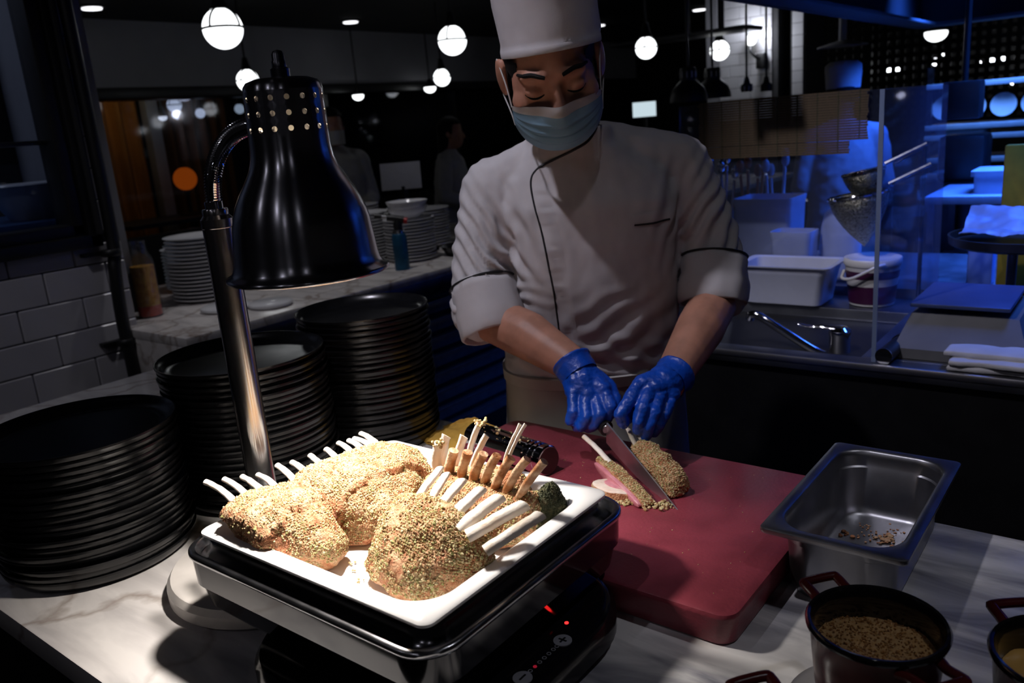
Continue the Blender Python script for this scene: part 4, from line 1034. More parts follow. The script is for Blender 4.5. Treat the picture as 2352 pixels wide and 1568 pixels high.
for s in (-1, 1):
    lp = B(M=LM)
    for (t, ez) in ((0.05, 0.028), (0.96, -0.034)):
        a = HI @ maskp(s * 0.985, t)
        lp.tube(bez([hp(a.x, a.y, a.z), hp(s * 0.0775, -0.035, lerp(a.z, ez, 0.5)), hp(s * 0.086, 0.004, ez)], 6), 0.0012, 6)
    lp.build('ear_loop', M_mask_white, mask)

# jacket: trunk, sleeves and shoulders in one cloth surface
jb = B()
jb.rings([tors(0.965, 0.163, 1.625, 0.150, 0.110), tors(0.985, 0.163, 1.622, 0.176, 0.132), tors(1.03, 0.163, 1.615, 0.181, 0.140), tors(1.10, 0.163, 1.60, 0.178, 0.140), tors(1.20, 0.163, 1.58, 0.174, 0.136), tors(1.28, 0.163, 1.565, 0.172, 0.128), tors(1.35, 0.163, 1.555, 0.174, 0.115),
          tors(1.40, 0.16, 1.555, 0.160, 0.098), tors(1.435, 0.15, 1.55, 0.115, 0.085), tors(1.46, 0.138, 1.54, 0.082, 0.078), tors(1.485, 0.134, 1.535, 0.074, 0.074)])
jb.cap((0.075, 1.545, 1.435), (-0.010, 1.56, 1.385), 0.040, 0.056); jb.cap((0.19, 1.545, 1.450), (0.340, 1.56, 1.398), 0.046, 0.060)
sl1 = [(-0.010, 1.56, 1.385), (-0.042, 1.532, 1.27), (-0.053, 1.505, 1.168)]; sl2 = [(0.340, 1.56, 1.398), (0.384, 1.535, 1.27), (0.396, 1.508, 1.168)]
for P in (sl1, sl2):
    jb.cap(P[0], P[1], 0.060, 0.0565); jb.cap(P[1], P[2], 0.0565, 0.0585)
jk = remesh(jb, 0.0050, 4)
nn = normals(jk)
def fold(p):
    """cloth relief: soft drape, diagonal pulls at armpits and elbows, bunching above the apron"""
    d = 0.0035 * fbm((p.x * 1.2, p.y, p.z * 0.6), 13, 3, 2.0)
    for (cx, cz, ang, w, A, sx, sz) in ((-0.035, 1.27, 0.95, 0.024, 0.0052, 0.055, 0.10), (0.385, 1.29, -0.95, 0.026, 0.0045, 0.055, 0.10), (0.02, 1.30, 1.2, 0.03, 0.0035, 0.04, 0.08), (0.31, 1.33, -1.25, 0.03, 0.003, 0.04, 0.08),
                                       (0.15, 1.04, 0.30, 0.034, 0.0032, 0.16, 0.055), (0.22, 1.10, -0.5, 0.045, 0.0030, 0.09, 0.07), (-0.045, 1.19, 0.15, 0.022, 0.004, 0.07, 0.035)):
        u = (p.x - cx) * math.sin(ang) + (p.z - cz) * math.cos(ang)
        g = math.exp(-((p.x - cx) / sx) ** 2 - ((p.z - cz) / sz) ** 2)
        d += 1.45 * A * g * math.sin(2 * math.pi * (u / w + 0.5 * fbm(p, 9, 2, cx)))
    xp = 0.058 + (1.40 - p.z) / 0.285 * 0.032
    if p.y < 1.5 and 1.02 < p.z < 1.39: d += 0.0013 * math.sin(p.z * 2 * math.pi / 0.017 + 2 * fbm(p, 20, 2, 1)) * math.exp(-((p.x - xp - 0.014) / 0.012) ** 2)
    if 1.06 < p.z < 1.36:
        for xc in (lerp(-0.004, 0.020, (p.z - 1.06) / 0.3), lerp(0.336, 0.322, (p.z - 1.06) / 0.3)): d -= 0.0065 * math.exp(-((p.x - xc) / 0.0075) ** 2) * sstep(1.36, 1.30, p.z)
    return d
jk.v = [p + n * fold(p) for p, n in zip(jk.v, nn)]
bvh_j = BVHTree.FromPolygons([tuple(p) for p in jk.v], jk.f)
jk.M = LM
jacket = jk.build('jacket', M_coat, chef, smooth=180)
def on_coat(p, lift=0.001):
    o = Vector((0.10, 0.75, p[2])); d = (Vector(p) - o).normalized()
    h, n, i, t = bvh_j.ray_cast(o, d)
    return (h if h is not None else Vector(p)) - d * lift
def dense(pts, n=8): return bez(pts, n)
pipe = B(M=LM)
pl_ = [(0.181, 1.462, 1.490), (0.160, 1.445, 1.462), (0.134, 1.440, 1.448), (0.100, 1.442, 1.434), (0.072, 1.455, 1.421), (0.058, 1.460, 1.400), (0.060, 1.45, 1.36), (0.069, 1.44, 1.314), (0.077, 1.44, 1.25), (0.084, 1.43, 1.197), (0.090, 1.43, 1.115), (0.094, 1.43, 1.06)]
pipe.tube([on_coat(p) for p in dense(pl_, 8)], 0.0021, 8)
pipe.build('front_piping', M_piping, jacket)
# the overlap flap: a second cloth layer whose edge the piping follows
fl = B(M=LM)
edge = dense(pl_[4:], 10)
fl.grid(lambda a, b: on_coat(Vector(edge[min(len(edge) - 1, int(b * (len(edge) - 1)))]) + Vector((a * 0.03, 0, 0)), lerp(0.0022, 0.0002, a)), 8, 60)
fl.build('front_overlap', M_coat, jacket, smooth=180)
pk = B(M=LM)
pk.tube([on_coat(p) for p in dense([(0.235, 1.46, 1.311), (0.268, 1.46, 1.3105), (0.300, 1.47, 1.3135)], 8)], 0.0018, 8)
pk.build('pocket_piping', M_piping, jacket)
pk = B(M=LM)
pk.grid(lambda a, b: on_coat((lerp(0.235, 0.300, a), 1.465, lerp(1.3115, 1.331, b) + 0.002 * a), 0.0022 if 0.1 < b < 0.9 else 0.0012), 20, 8)
pk.build('pocket_welt', M_coat, jacket, smooth=60)
# rolled cuffs with a piping line, open at the forearm
def cuff(c0, c1, r0, r1, seed, roll):
    c0 = Vector(c0); c1 = Vector(c1); d = (c1 - c0).normalized()
    prof = [(-0.004, r0 * 0.97), (0.0, r0 * 1.03), (0.18, r0 * 1.08), (0.38, r0 * 1.04), (0.60, r1 * 1.08), (0.85, r1 * 1.05), (0.97, r1 * 1.04), (1.0, r1 * 1.0), (0.99, r1 * 0.95), (0.9, r1 * 0.92), (0.6, r1 * 0.88)]
    a = d.orthogonal().normalized(); b2_ = d.cross(a); rs = []
    for t, r in prof:
        ring = []
        for j in range(48):
            th = 2 * math.pi * j / 48
            q = c0 + (c1 - c0) * t + r * (math.cos(th) * a + math.sin(th) * b2_)
            q += (math.cos(th) * a + math.sin(th) * b2_) * 0.004 * fbm((q.x, q.y, q.z), 30, 3, seed)
            ring.append(q)
        rs.append(ring)
    o = B(M=LM); o.rings(rs, False, False)
    cf = o.build('cuff', M_coat, jacket, smooth=80)
    pb = B(M=LM); ring = []
    for j in range(49):
        th = 2 * math.pi * j / 48
        ring.append(c0 + (c1 - c0) * 0.03 + (r0 * 1.06) * (math.cos(th) * a + math.sin(th) * b2_))
    pb.tube(ring, 0.002, 6, False); pb.build('cuff_piping', M_piping, cf)
cuff((-0.047, 1.516, 1.218), (-0.030, 1.468, 1.128), 0.0590, 0.0600, 5.0, 0)
cuff((0.391, 1.520, 1.232), (0.378, 1.484, 1.148), 0.0575, 0.0600, 6.0, 0)

# apron
ap = B(M=LM); rs = []
for z, rx, ry, cy in ((1.035, 0.173, 0.134, 1.614), (1.02, 0.180, 0.140, 1.617), (0.985, 0.181, 0.141, 1.622), (0.95, 0.184, 0.143, 1.626), (0.88, 0.190, 0.145, 1.632), (0.75, 0.196, 0.147, 1.636), (0.55, 0.20, 0.15, 1.638), (0.38, 0.205, 0.15, 1.638)):
    ring = []
    for q in tors(z, 0.163, cy, rx, ry, 64):
        q = Vector(q); k = 0.006 * fbm((q.x, q.y, q.z * 0.25), 20, 3, 9.0) * (1 if z < 1.0 else 0.4)
        ring.append(q + Vector((q.x - 0.163, q.y - cy, 0)).normalized() * k)
    rs.append(ring)
ap.rings(rs, False, False)
apron = ap.build('apron', M_apron, chef, smooth=80)
B(M=LM).rings([tors(z, 0.163, 1.614 + (1.035 - z) * 0.2, 0.174 + k, 0.136 + k, 64) for z, k in ((1.004, 0.009), (1.004, 0.012), (1.026, 0.0125), (1.028, 0.008))], False, False).build('apron_band', M_apron, apron, smooth=60)
tr_ = B(M=LM)
for s in (-1, 1):
    tr_.tube(bez([(0.165 + s * 0.08, 1.64, 0.92), (0.165 + s * 0.088, 1.637, 0.6), (0.165 + s * 0.09, 1.648, 0.25), (0.165 + s * 0.09, 1.66, 0.08)], 5), [lerp(0.098, 0.066, k / 15) for k in range(16)], 20)
tr_.build('trousers', M_dark, chef)
for s in (-1, 1):
    sh = B(M=LM); sh.cap((0.165 + s * 0.09, 1.668, 0.052), (0.165 + s * 0.10, 1.525, 0.045), 0.052, 0.045)
    sh.v = [Vector((p.x, p.y, max(0.001, p.z))) for p in sh.v]
    sh.build('shoe', M_plastic_black, chef)

# gloved hands: palm, five fingers each, one skin
def glove(name, palm, fingers, thumb, wrist, cuffp, rf, seed):
    g = B()
    for (a, b, ra, rb2) in palm: g.cap(a, b, ra, rb2)
    for f, r in zip(fingers, rf):
        for i in range(len(f) - 1): g.cap(f[i], f[i + 1], r * (1.04 - 0.06 * i), r * (1.0 - 0.06 * i))
    for i in range(len(thumb) - 1): g.cap(thumb[i], thumb[i + 1], 0.0125 - 0.001 * i, 0.0115 - 0.001 * i)
    m = remesh(g, 0.0022, 3, 0.4)
    nn = normals(m)
    m.v = [p + n * (0.0011 * fbm(p, 70, 3, seed) + 0.0009 * abs(fbm((p.x * 1.0, p.y * 1.0, p.z * 2.5), 55, 2, seed + 4))) for p, n in zip(m.v, nn)]
    m.M = LM
    o = m.build(name, M_glove, chef, smooth=180)
    c0, c1, r0, r1 = cuffp; c0 = Vector(c0); c1 = Vector(c1); d = (c1 - c0).normalized(); a = d.orthogonal().normalized(); b_ = d.cross(a); rs = []
    for t, r in ((0.0, r0 * 0.97), (-0.02, r0 * 1.0), (0.0, r0 * 1.05), (0.10, r0 * 1.05), (0.16, r0 * 1.01), (0.4, lerp(r0, r1, 0.35)), (0.7, lerp(r0, r1, 0.7)), (1.0, r1)):
        ring = []
        for j in range(48):
            th = 2 * math.pi * j / 48; q = c0 + (c1 - c0) * t
            rr_ = r * (1 + 0.05 * fbm((math.cos(th), math.sin(th), t * 2), 2.0, 3, seed))
            ring.append(q + rr_ * (math.cos(th) * a + math.sin(th) * b_))
        rs.append(ring)
    B(M=LM).rings(rs, False, False).build('glove_cuff', M_glove, o, smooth=80)
glove('glove', [((0.107, 1.342, 1.086), (0.113, 1.322, 1.066), 0.031, 0.033), ((0.100, 1.328, 1.074), (0.098, 1.306, 1.058), 0.022, 0.017), ((0.125, 1.325, 1.072), (0.143, 1.300, 1.060), 0.026, 0.0175), ((0.113, 1.325, 1.070), (0.120, 1.298, 1.055), 0.028, 0.018)],
      [[(0.146, 1.295, 1.0582), (0.1521, 1.272, 1.0389), (0.1442, 1.275, 1.0179), (0.1334, 1.290, 1.004)], [(0.1304, 1.29, 1.0498), (0.1336, 1.266, 1.0298), (0.1233, 1.272, 1.011), (0.1148, 1.292, 0.9990)],
       [(0.1118, 1.292, 1.0508), (0.1123, 1.268, 1.0287), (0.1018, 1.274, 1.0098), (0.0969, 1.295, 1.000)], [(0.0941, 1.3, 1.0573), (0.0915, 1.28, 1.0338), (0.0858, 1.285, 1.0164), (0.0871, 1.302, 1.0108)]],
      [(0.138, 1.325, 1.078), (0.1577, 1.312, 1.0622), (0.1635, 1.292, 1.0435), (0.157, 1.274, 1.0303)], None, ((0.098, 1.352, 1.099), (0.111, 1.332, 1.078), 0.0345, 0.0335), (0.0112, 0.0112, 0.0106, 0.0098), 1.0)
glove('glove', [((0.256, 1.297, 1.070), (0.240, 1.276, 1.070), 0.031, 0.031), ((0.238, 1.276, 1.072), (0.206, 1.258, 1.079), 0.027, 0.0165), ((0.245, 1.276, 1.064), (0.247, 1.262, 1.059), 0.026, 0.019), ((0.240, 1.274, 1.070), (0.222, 1.254, 1.071), 0.027, 0.018)],
      [[(0.1982, 1.255, 1.0802), (0.1743, 1.225, 1.0608), (0.1605, 1.215, 1.0473), (0.1655, 1.220, 1.0300)], [(0.2136, 1.248, 1.073), (0.195, 1.215, 1.0515), (0.1874, 1.207, 1.0348), (0.1869, 1.211, 1.0188)],
       [(0.2319, 1.25, 1.0641), (0.2129, 1.217, 1.0434), (0.2023, 1.208, 1.0243), (0.199, 1.212, 1.0088)], [(0.2509, 1.258, 1.0553), (0.2332, 1.23, 1.0355), (0.2214, 1.222, 1.021), (0.2144, 1.225, 1.0077)]],
      [(0.232, 1.282, 1.070), (0.210, 1.270, 1.058), (0.1886, 1.258, 1.043), (0.1765, 1.243, 1.0293)], None, ((0.268, 1.308, 1.076), (0.250, 1.287, 1.068), 0.0335, 0.032), (0.0112, 0.0112, 0.0108, 0.0100), 2.0)

# chef's knife in the right hand
kn = thing('chef_knife', 'long chef knife cutting down through the lamb on the board', 'knife', tuple(wl_((0.18, 1.165, 0.947))))
A_ = Vector((0.1435, 1.257, 1.018)); T_ = Vector((0.219, 1.073, 0.9475)); kd = (T_ - A_).normalized()
side = kd.cross(Vector((0, 0, 1))).normalized(); dn = side.cross(kd).normalized()
if dn.z > 0: dn = -dn
dn = (dn * 0.97 - side * 0.10).normalized(); th_ = kd.cross(dn).normalized()
Lb = (T_ - A_).length
bl = B(M=LM); rs = []
for k in range(25):
    t = k / 24; h = 0.043 * (1 - t ** 2.6) * (1 - 0.12 * t) + 0.0006; drop = 0.004 * t ** 3
    p = A_ + kd * Lb * t + dn * drop; w = lerp(0.0013, 0.0006, t)
    rs.append([p + th_ * w, p - th_ * w, p + dn * h * 0.5 - th_ * w * 0.7, p + dn * h, p + dn * h * 0.5 + th_ * w * 0.7])
bl.rings(rs); bl.build('blade', M_blade, kn, smooth=30)
B(M=LM).tube([A_ - kd * 0.008 + dn * 0.012, A_ + kd * 0.002 + dn * 0.012], [0.0105, 0.0085], 14, True, 1.0).build('bolster', M_steel, kn)
h0 = A_ + dn * 0.013
B(M=LM).tube(bez([h0, h0 - kd * 0.035 + dn * 0.001, h0 - kd * 0.07 + dn * 0.003, h0 - kd * 0.112 + dn * 0.006], 5), [0.0115, 0.0112, 0.0108, 0.0104, 0.0102, 0.0102, 0.0104, 0.0106, 0.0108, 0.011, 0.0112, 0.0114, 0.0116, 0.0118, 0.0116, 0.010], 14, True, 1.25).build('handle', M_plastic_black, kn)

# ------------------------------------------------------------------ things on the carving counter, right side
# gastronorm pan
GC = (-0.266, 1.037)
gp = thing('steel_pan', 'deep steel gastronorm pan with a few scraps inside, right of the maroon board', 'pan', (GC[0], GC[1], 0.90))
def gr(hx, hy, r, z): return rrect(GC[0], GC[1], hx + 0.0065, hy + 0.0135, r, z - 0.05 if z > 0.98 else z, 10)
b = B()
b.rings([gr(0.0775, 0.1395, 0.008, 1.0435), gr(0.0785, 0.1405, 0.008, 1.046), gr(0.078, 0.140, 0.009, 1.0495), gr(0.0755, 0.1375, 0.009, 1.0505), gr(0.066, 0.126, 0.040, 1.0505), gr(0.0635, 0.1235, 0.040, 1.0485), gr(0.062, 0.122, 0.040, 1.042), gr(0.0612, 0.1212, 0.040, 1.028), gr(0.0592, 0.1192, 0.040, 1.026),
         gr(0.056, 0.116, 0.038, 0.920), gr(0.053, 0.113, 0.036, 0.909), gr(0.046, 0.106, 0.032, 0.9035), gr(0.0, 0.06, 0.0, 0.9025)], False, True)
b.rings([gr(0.0775, 0.1395, 0.008, 1.0435), gr(0.068, 0.129, 0.036, 1.045), gr(0.0635, 0.1235, 0.040, 1.040), gr(0.0627, 0.1227, 0.040, 1.027), gr(0.0607, 0.1207, 0.040, 1.025), gr(0.0575, 0.1175, 0.038, 0.919), gr(0.053, 0.113, 0.036, 0.9050), gr(0.046, 0.106, 0.032, 0.9003)], False, True)
b.build('pan_body', mat('pan_steel', (0.33, 0.33, 0.35), 0.36, 1.0, var=0.25, vscale=14, rvar=0.08), gp, smooth=45)
Rn = rnd(31)
sc = B()
for (x, y, n, s) in ((-0.255, 1.104, 26, 0.0042), (-0.308, 1.092, 8, 0.0045), (-0.285, 1.125, 16, 0.0018), (-0.250, 1.130, 12, 0.0022), (-0.275, 1.10, 18, 0.002)):
    for k in range(n):
        r = Rn.uniform(0.4, 1) * s
        sc.ell((x + Rn.gauss(0, 0.009), y + Rn.gauss(0, 0.008), 0.9028 + r * 0.5), (r, r * Rn.uniform(.5, 1), r * 0.6), seg=7, rin=5)
o = sc.build('meat_scraps', M_meat, loc=(-0.255, 1.104, 0.9028)); o['kind'] = 'stuff'; tag(o, 'browned meat scraps on the floor of the steel pan', 'scraps')

# enamel pots with square loop handles
def pot(cx, cy, ang, name, label, content_m, content_label, z0, saucer=None):
    t = thing(name, label, 'pot', (cx, cy, z0), 'small enamel pots of sauce')
    PS = 0.93
    prof = [(0.0, 0.006), (0.040, 0.004), (0.046, 0.0), (0.050, 0.006), (0.0585, 0.035), (0.0625, 0.075), (0.064, 0.096), (0.0675, 0.100), (0.068, 0.1035), (0.0665, 0.106), (0.064, 0.1055)]
    B().lathe([(r * PS, z) for r, z in prof], (cx, cy, z0), 56, cap0=True).build('pot_body', M_pot_red, t, smooth=50)
    B().lathe([(r * PS, z) for r, z in ((0.0685, 0.1005), (0.0688, 0.1035), (0.0665, 0.1065), (0.0635, 0.1058), (0.0605, 0.098), (0.0595, 0.09), (0.0575, 0.05), (0.052, 0.018), (0.0, 0.016))], (cx, cy, z0), 56).build('pot_lining', M_pot_black, t, smooth=50, orient=-1)
    for sg in (1, -1):
        d = Vector((math.cos(ang), math.sin(ang), 0)) * sg; s_ = Vector((-d.y, d.x, 0)); c = Vector((cx, cy, z0 + 0.094))
        P = [c + d * 0.0570 + s_ * 0.0224, c + d * 0.0690 + s_ * 0.0185 + Vector((0, 0, 0.002)), c + d * 0.0860 + s_ * 0.0185 + Vector((0, 0, 0.005)), c + d * 0.0905 + s_ * 0.0146 + Vector((0, 0, 0.0055)), c + d * 0.0905 - s_ * 0.0146 + Vector((0, 0, 0.0055)), c + d * 0.0860 - s_ * 0.0185 + Vector((0, 0, 0.005)), c + d * 0.0690 - s_ * 0.0185 + Vector((0, 0, 0.002)), c + d * 0.0570 - s_ * 0.0224]
        B().tube(bez(P, 5), 0.0055, 10, True, 0.8).build('handle', M_pot_red, t)
    if content_m:
        b_ = B()
        R_ = 0.0585 * PS
        b_.grid(lambda a, q: (cx + R_ * q * math.cos(a * 2 * math.pi), cy + R_ * q * math.sin(a * 2 * math.pi), z0 + 0.078 + 0.0035 * fbm((q * math.cos(a * 6.2832), q * math.sin(a * 6.2832), 0), 3.2, 4, cx * 50) - 0.003 * q * q), 64, 20, None, True)
        o = b_.build('sauce', content_m, loc=(cx, cy, z0 + 0.078), smooth=80)
        tag(o, content_label, 'sauce')
        return t, o
    return t, None
PZ = 0.9145
pA = pot(-0.1735, 0.727, math.radians(142), 'enamel_pot', 'black and oxblood enamel pot of grainy mustard on a white saucer', M_mustard, 'grainy brown mustard filling the enamel pot in front of the steel pan', PZ)
Rn = rnd(9); gr_ = B()
for k in range(900):
    a = Rn.uniform(0, 6.2832); r = 0.0535 * math.sqrt(Rn.random()); s = Rn.uniform(0.0007, 0.0014)
    gr_.ell((-0.1735 + r * math.cos(a), 0.727 + r * math.sin(a), PZ + 0.0785 + 0.0035 * fbm((r / 0.0544 * math.cos(a), r / 0.0544 * math.sin(a), 0), 3.2, 4, -0.1735 * 50) - 0.003 * (r / 0.0544) ** 2), (s, s, s), seg=6, rin=4)
o = gr_.build('mustard_seeds', M_mustard, pA[1]); o['kind'] = 'stuff'
pot(-0.022, 0.757, math.radians(128), 'enamel_pot', 'enamel pot of yellow sauce cut by the right picture edge', M_sauce, 'smooth yellow sauce in the enamel pot at the right edge', PZ)
pot(-0.173, 0.538, math.radians(142), 'enamel_pot', 'enamel pot below the mustard pot, only one handle tip in view', M_mustard, 'mustard in the pot at the lower picture edge', PZ)
def saucer(cx, cy, label):
    o = B().lathe([(0.0, 0.006), (0.05, 0.006), (0.056, 0.008), (0.078, 0.0155), (0.0815, 0.018), (0.082, 0.0165), (0.078, 0.0125), (0.056, 0.003), (0.048, 0.0), (0.0, 0.0)], (cx, cy, 0.90), 56).build('saucer', M_white_plate, loc=(cx, cy, 0.9))
    tag(o, label, 'saucer', 'white saucers under the pots')
saucer(-0.1735, 0.727, 'white saucer under the pot of grainy mustard')
saucer(-0.022, 0.757, 'white saucer under the pot of yellow sauce')
saucer(-0.173, 0.538, 'white saucer below the picture edge under the third pot')

# chrome cylinder and mustard cloth by the board
cy_ = thing('pepper_mill', 'chrome pepper mill lying on the maroon board behind the tray', 'pepper mill', (-0.83, 1.005, 0.945))
CM = Matrix.Translation((-0.740, 0.985, 0.945 + 0.0262)) @ Matrix.Rotation(math.radians(170), 4, 'Z') @ Matrix.Rotation(math.radians(90), 4, 'Y')
B().lathe([(0.0, 0.0), (0.0235, 0.0), (0.0255, 0.002), (0.0255, 0.012), (0.0235, 0.0135), (0.0235, 0.0155), (0.0262, 0.017), (0.0262, 0.023), (0.0238, 0.0245), (0.0238, 0.027), (0.0262, 0.0285), (0.0262, 0.034), (0.0238, 0.0355), (0.0238, 0.038), (0.0255, 0.040), (0.0255, 0.155), (0.024, 0.157), (0.024, 0.160), (0.0255, 0.162), (0.0255, 0.185), (0.022, 0.190), (0.0, 0.191)], (0, 0, 0), 40, CM).build('mill_body', M_chrome, cy_, smooth=30)
B().lathe([(0.0, -0.0015), (0.0225, -0.0015), (0.0230, 0.0005), (0.0, 0.0005)], (0, 0, 0), 40, CM).build('end_cap', mat('maroon_black_cap', (0.05, 0.016, 0.018), 0.35, var=0.3), cy_)
Rn = rnd(12); b = B()
for k in range(60):
    a = Rn.uniform(-0.9, 0.9); h = Rn.uniform(0.04, 0.16); r = Rn.uniform(0.0004, 0.0014) if k > 4 else 0.003
    b.ell(CM @ Vector((-(0.0257) * math.cos(a), 0.0257 * math.sin(a), h)), (r, r, r * .7), seg=6, rin=4)
o = b.build('stuck_crumbs', M_crumb, cy_); o['kind'] = 'stuff'
def clothp(a, q, off=0.0):
    x = -1.125 + a * 0.155; y = 1.065 + q * 0.125
    w = math.sin(math.pi * min(1, a * 1.05)) * math.sin(math.pi * q)
    z = 0.906 + 0.026 * w * (0.7 + 0.3 * fbm((x, y, 0), 22, 3, 1.0)) + 0.006 * abs(fbm((x, y, 0), 30, 3, 7.0)) + 0.012 * math.exp(-((q - 0.85 + 0.1 * math.sin(a * 5)) / 0.05) ** 2) * math.sin(math.pi * a)
    return (x + 0.012 * fbm((q, a, 0), 3, 2, 2.0), y + 0.014 * fbm((a, q, 0), 3, 2, 5.0), z + off)
b = B(); b.grid(lambda a, q: clothp(a, q), 60, 50); b.grid(lambda a, q: clothp(a, q, -0.005), 60, 50)
tag(b.build('mustard_cloth', M_cloth_yellow, smooth=80, loc=(-1.05, 1.12, 0.905)), 'crumpled mustard yellow cloth between the black plates and the board', 'cloth')

# ------------------------------------------------------------------ second station behind the chef, right
kt = thing('steel_station', 'dark fronted steel kitchen station with sink behind the chef', 'counter', (-0.3, 2.6, 0))
x0, x1, y0, y1 = -1.50, 1.5, 1.912, 3.4
sx0, sx1, sy0, sy1 = -1.32, -0.525, 1.965, 2.425
top = B()
top.span((x0, y0, 0.868), (x1, sy0, 0.90), 0.002).span((x0, sy1, 0.868), (x1, y1, 0.90), 0.002).span((x0, sy0, 0.868), (sx0, sy1, 0.90)).span((sx1, sy0, 0.868), (x1, sy1, 0.90))
top.build('steel_top', mat('worn_steel_top', (0.40, 0.41, 0.44), 0.36, 1.0, var=0.3, vscale=8, rvar=0.08), kt)
B().span((x0, y0 - 0.004, 0.885), (x1, y0 + 0.004, 0.9015), 0.0035).build('front_edge', mat('bright_edge_steel', (0.7, 0.7, 0.74), 0.38, 1.0, var=0.1), kt)
B().span((x0, y0 + 0.015, 0.0), (x1, y1, 0.868)).build('cabinet', M_black_panel, kt)
sk = B()
sk.span((sx0, sy0, 0.66), (sx1, sy1, 0.665)).span((sx0, sy1 - 0.004, 0.66), (sx1, sy1, 0.868)).span((sx0, sy0, 0.66), (sx1, sy0 + 0.004, 0.868)).span((sx0, sy0, 0.66), (sx0 + 0.004, sy1, 0.868)).span((sx1 - 0.004, sy0, 0.66), (sx1, sy1, 0.868)).span((sx0, 2.03, 0.835), (sx1, 2.17, 0.843), 0.002)
sk.build('sink_basin', M_steel_dark, kt)
fa = thing('sink_tap', 'chrome lever tap with long straight spout over the steel sink', 'tap', (-0.615, 2.1, 0.843))
B().lathe([(0.0, 0.0), (0.034, 0.0), (0.034, 0.006), (0.026, 0.010), (0.026, 0.068), (0.028, 0.072), (0.027, 0.082), (0.018, 0.090), (0.0, 0.092)], (-0.615, 2.1, 0.843), 28).build('tap_body', M_chrome, fa)
B().tube(bez([(-0.615, 2.098, 0.925), (-0.65, 2.09, 0.932), (-0.685, 2.085, 0.931), (-0.715, 2.08, 0.937)], 6), [0.020, 0.018, 0.016, 0.014, 0.012, 0.011, 0.010, 0.0095, 0.009, 0.0085, 0.008, 0.008, 0.008, 0.0075, 0.0075, 0.0075, 0.0075, 0.007, 0.006], 12, True, 0.6).build('tap_lever', M_chrome, fa)
B().tube(bez([(-0.632, 2.09, 0.852), (-0.67, 2.085, 0.866), (-0.74, 2.082, 0.905), (-0.80, 2.08, 0.940), (-0.825, 2.08, 0.952), (-0.842, 2.08, 0.951), (-0.846, 2.08, 0.938)], 6), 0.0115, 14).build('tap_spout', M_chrome, fa)
# glass guard with bamboo mat over its rear edge
gg = thing('glass_guard', 'clear upright glass guard on the steel station right of the chef', 'glass panel', (-0.49, 2.27, 0.90))
B().span((-0.4935, 1.937, 0.900), (-0.4865, 2.60, 1.508), 0.001).build('side_pane', glass('guard_glass', (0.86, 0.89, 0.97), 0.06, haze=0.03, hcol=(0.5, 0.6, 0.95), gl=0.06), gg)
B().span((-0.495, 1.9345, 0.900), (-0.485, 1.9375, 1.508)).build('pane_edge', mat('polished_glass_edge', (0.20, 0.26, 0.42), 0.2, var=0.1), gg)
B().span((-1.30, 2.600, 0.93), (-0.49, 2.607, 1.512), 0.001).build('rear_pane', glass('rear_glass', (0.9, 0.92, 0.98), 0.05, haze=0.02, hcol=(0.5, 0.6, 0.95), gl=0.05), gg)
B().span((-1.30, 2.598, 0.90), (-0.495, 2.609, 0.93)).build('pane_foot', M_steel_dark, gg)
M_bamboo = mat('bamboo_strips', (0.135, 0.088, 0.042), 0.6, var=0.5, vscale=30, stretch=(3, 3, 60))
bm_ = thing('bamboo_mat', 'brown bamboo mat hung over the glass behind the container', 'mat', (-0.95, 2.595, 1.51))
def slat(za, zb, xa, xb):
    n = int((za - zb) / 0.0075)
    for k in range(n):
        z = za - (k + 0.5) * 0.0075
        o = B().box(((xa + xb) / 2, 2.589, z), (xb - xa, 0.0030, 0.0066)).build('slat', M_bamboo, bm_, smooth=0)
Rn = rnd(2)
sl_me = {}
for (za, zb, xa, xb) in ((1.516, 1.372, -1.222, -0.693), (1.372, 1.335, -1.222, -0.745)):
    n = int(round((za - zb) / 0.0075))
    base = B().box((0, 0, 0), (xb - xa, 0.0030, 0.0066)).build('slat', M_bamboo, smooth=0)
    me = base.data; bpy.data.objects.remove(base)
    for k in range(n):
        o = bpy.data.objects.new('slat', me); COL.objects.link(o); o.parent = bm_
        o.location = Vector(((xa + xb) / 2 + Rn.uniform(-0.003, 0.003), 2.589 + Rn.uniform(-0.0006, 0.0006), za - (k + 0.5) * 0.0075)) - Vector(bm_.location)
tw = B()
for k in range(9):
    x = -1.205 + k * 0.061
    tw.span((x, 2.5865, 1.338 if x < -0.75 else 1.375), (x + 0.0025, 2.5915, 1.515))
tw.build('binding_threads', mat('olive_thread', (0.05, 0.05, 0.02), 0.8, var=0.2), bm_)
# translucent food box
M_poly = mat('translucent_polypropylene', (0.62, 0.64, 0.74), 0.35, var=0.05, trans=0.25)
fb = thing('food_container', 'white translucent plastic container standing behind the sink', 'container', (-0.885, 2.53, 0.90))
FC = (-0.882, 2.482)
def fr(hx, hy, r, z): return rrect(FC[0], FC[1], hx, hy, r, z, 8)
b = B()
b.rings([fr(0.105, 0.062, 0.02, 0.9005), fr(0.116, 0.073, 0.024, 0.906), fr(0.130, 0.084, 0.022, 0.995), fr(0.133, 0.087, 0.022, 1.0), fr(0.134, 0.088, 0.02, 1.018), fr(0.149, 0.098, 0.016, 1.0205), fr(0.150, 0.099, 0.016, 1.024), fr(0.136, 0.090, 0.02, 1.024), fr(0.131, 0.085, 0.02, 1.020), fr(0.129, 0.083, 0.022, 1.0), fr(0.113, 0.070, 0.022, 0.910), fr(0.1, 0.057, 0.02, 0.904)], True, True)
b.build('box_body', M_poly, fb, smooth=45)
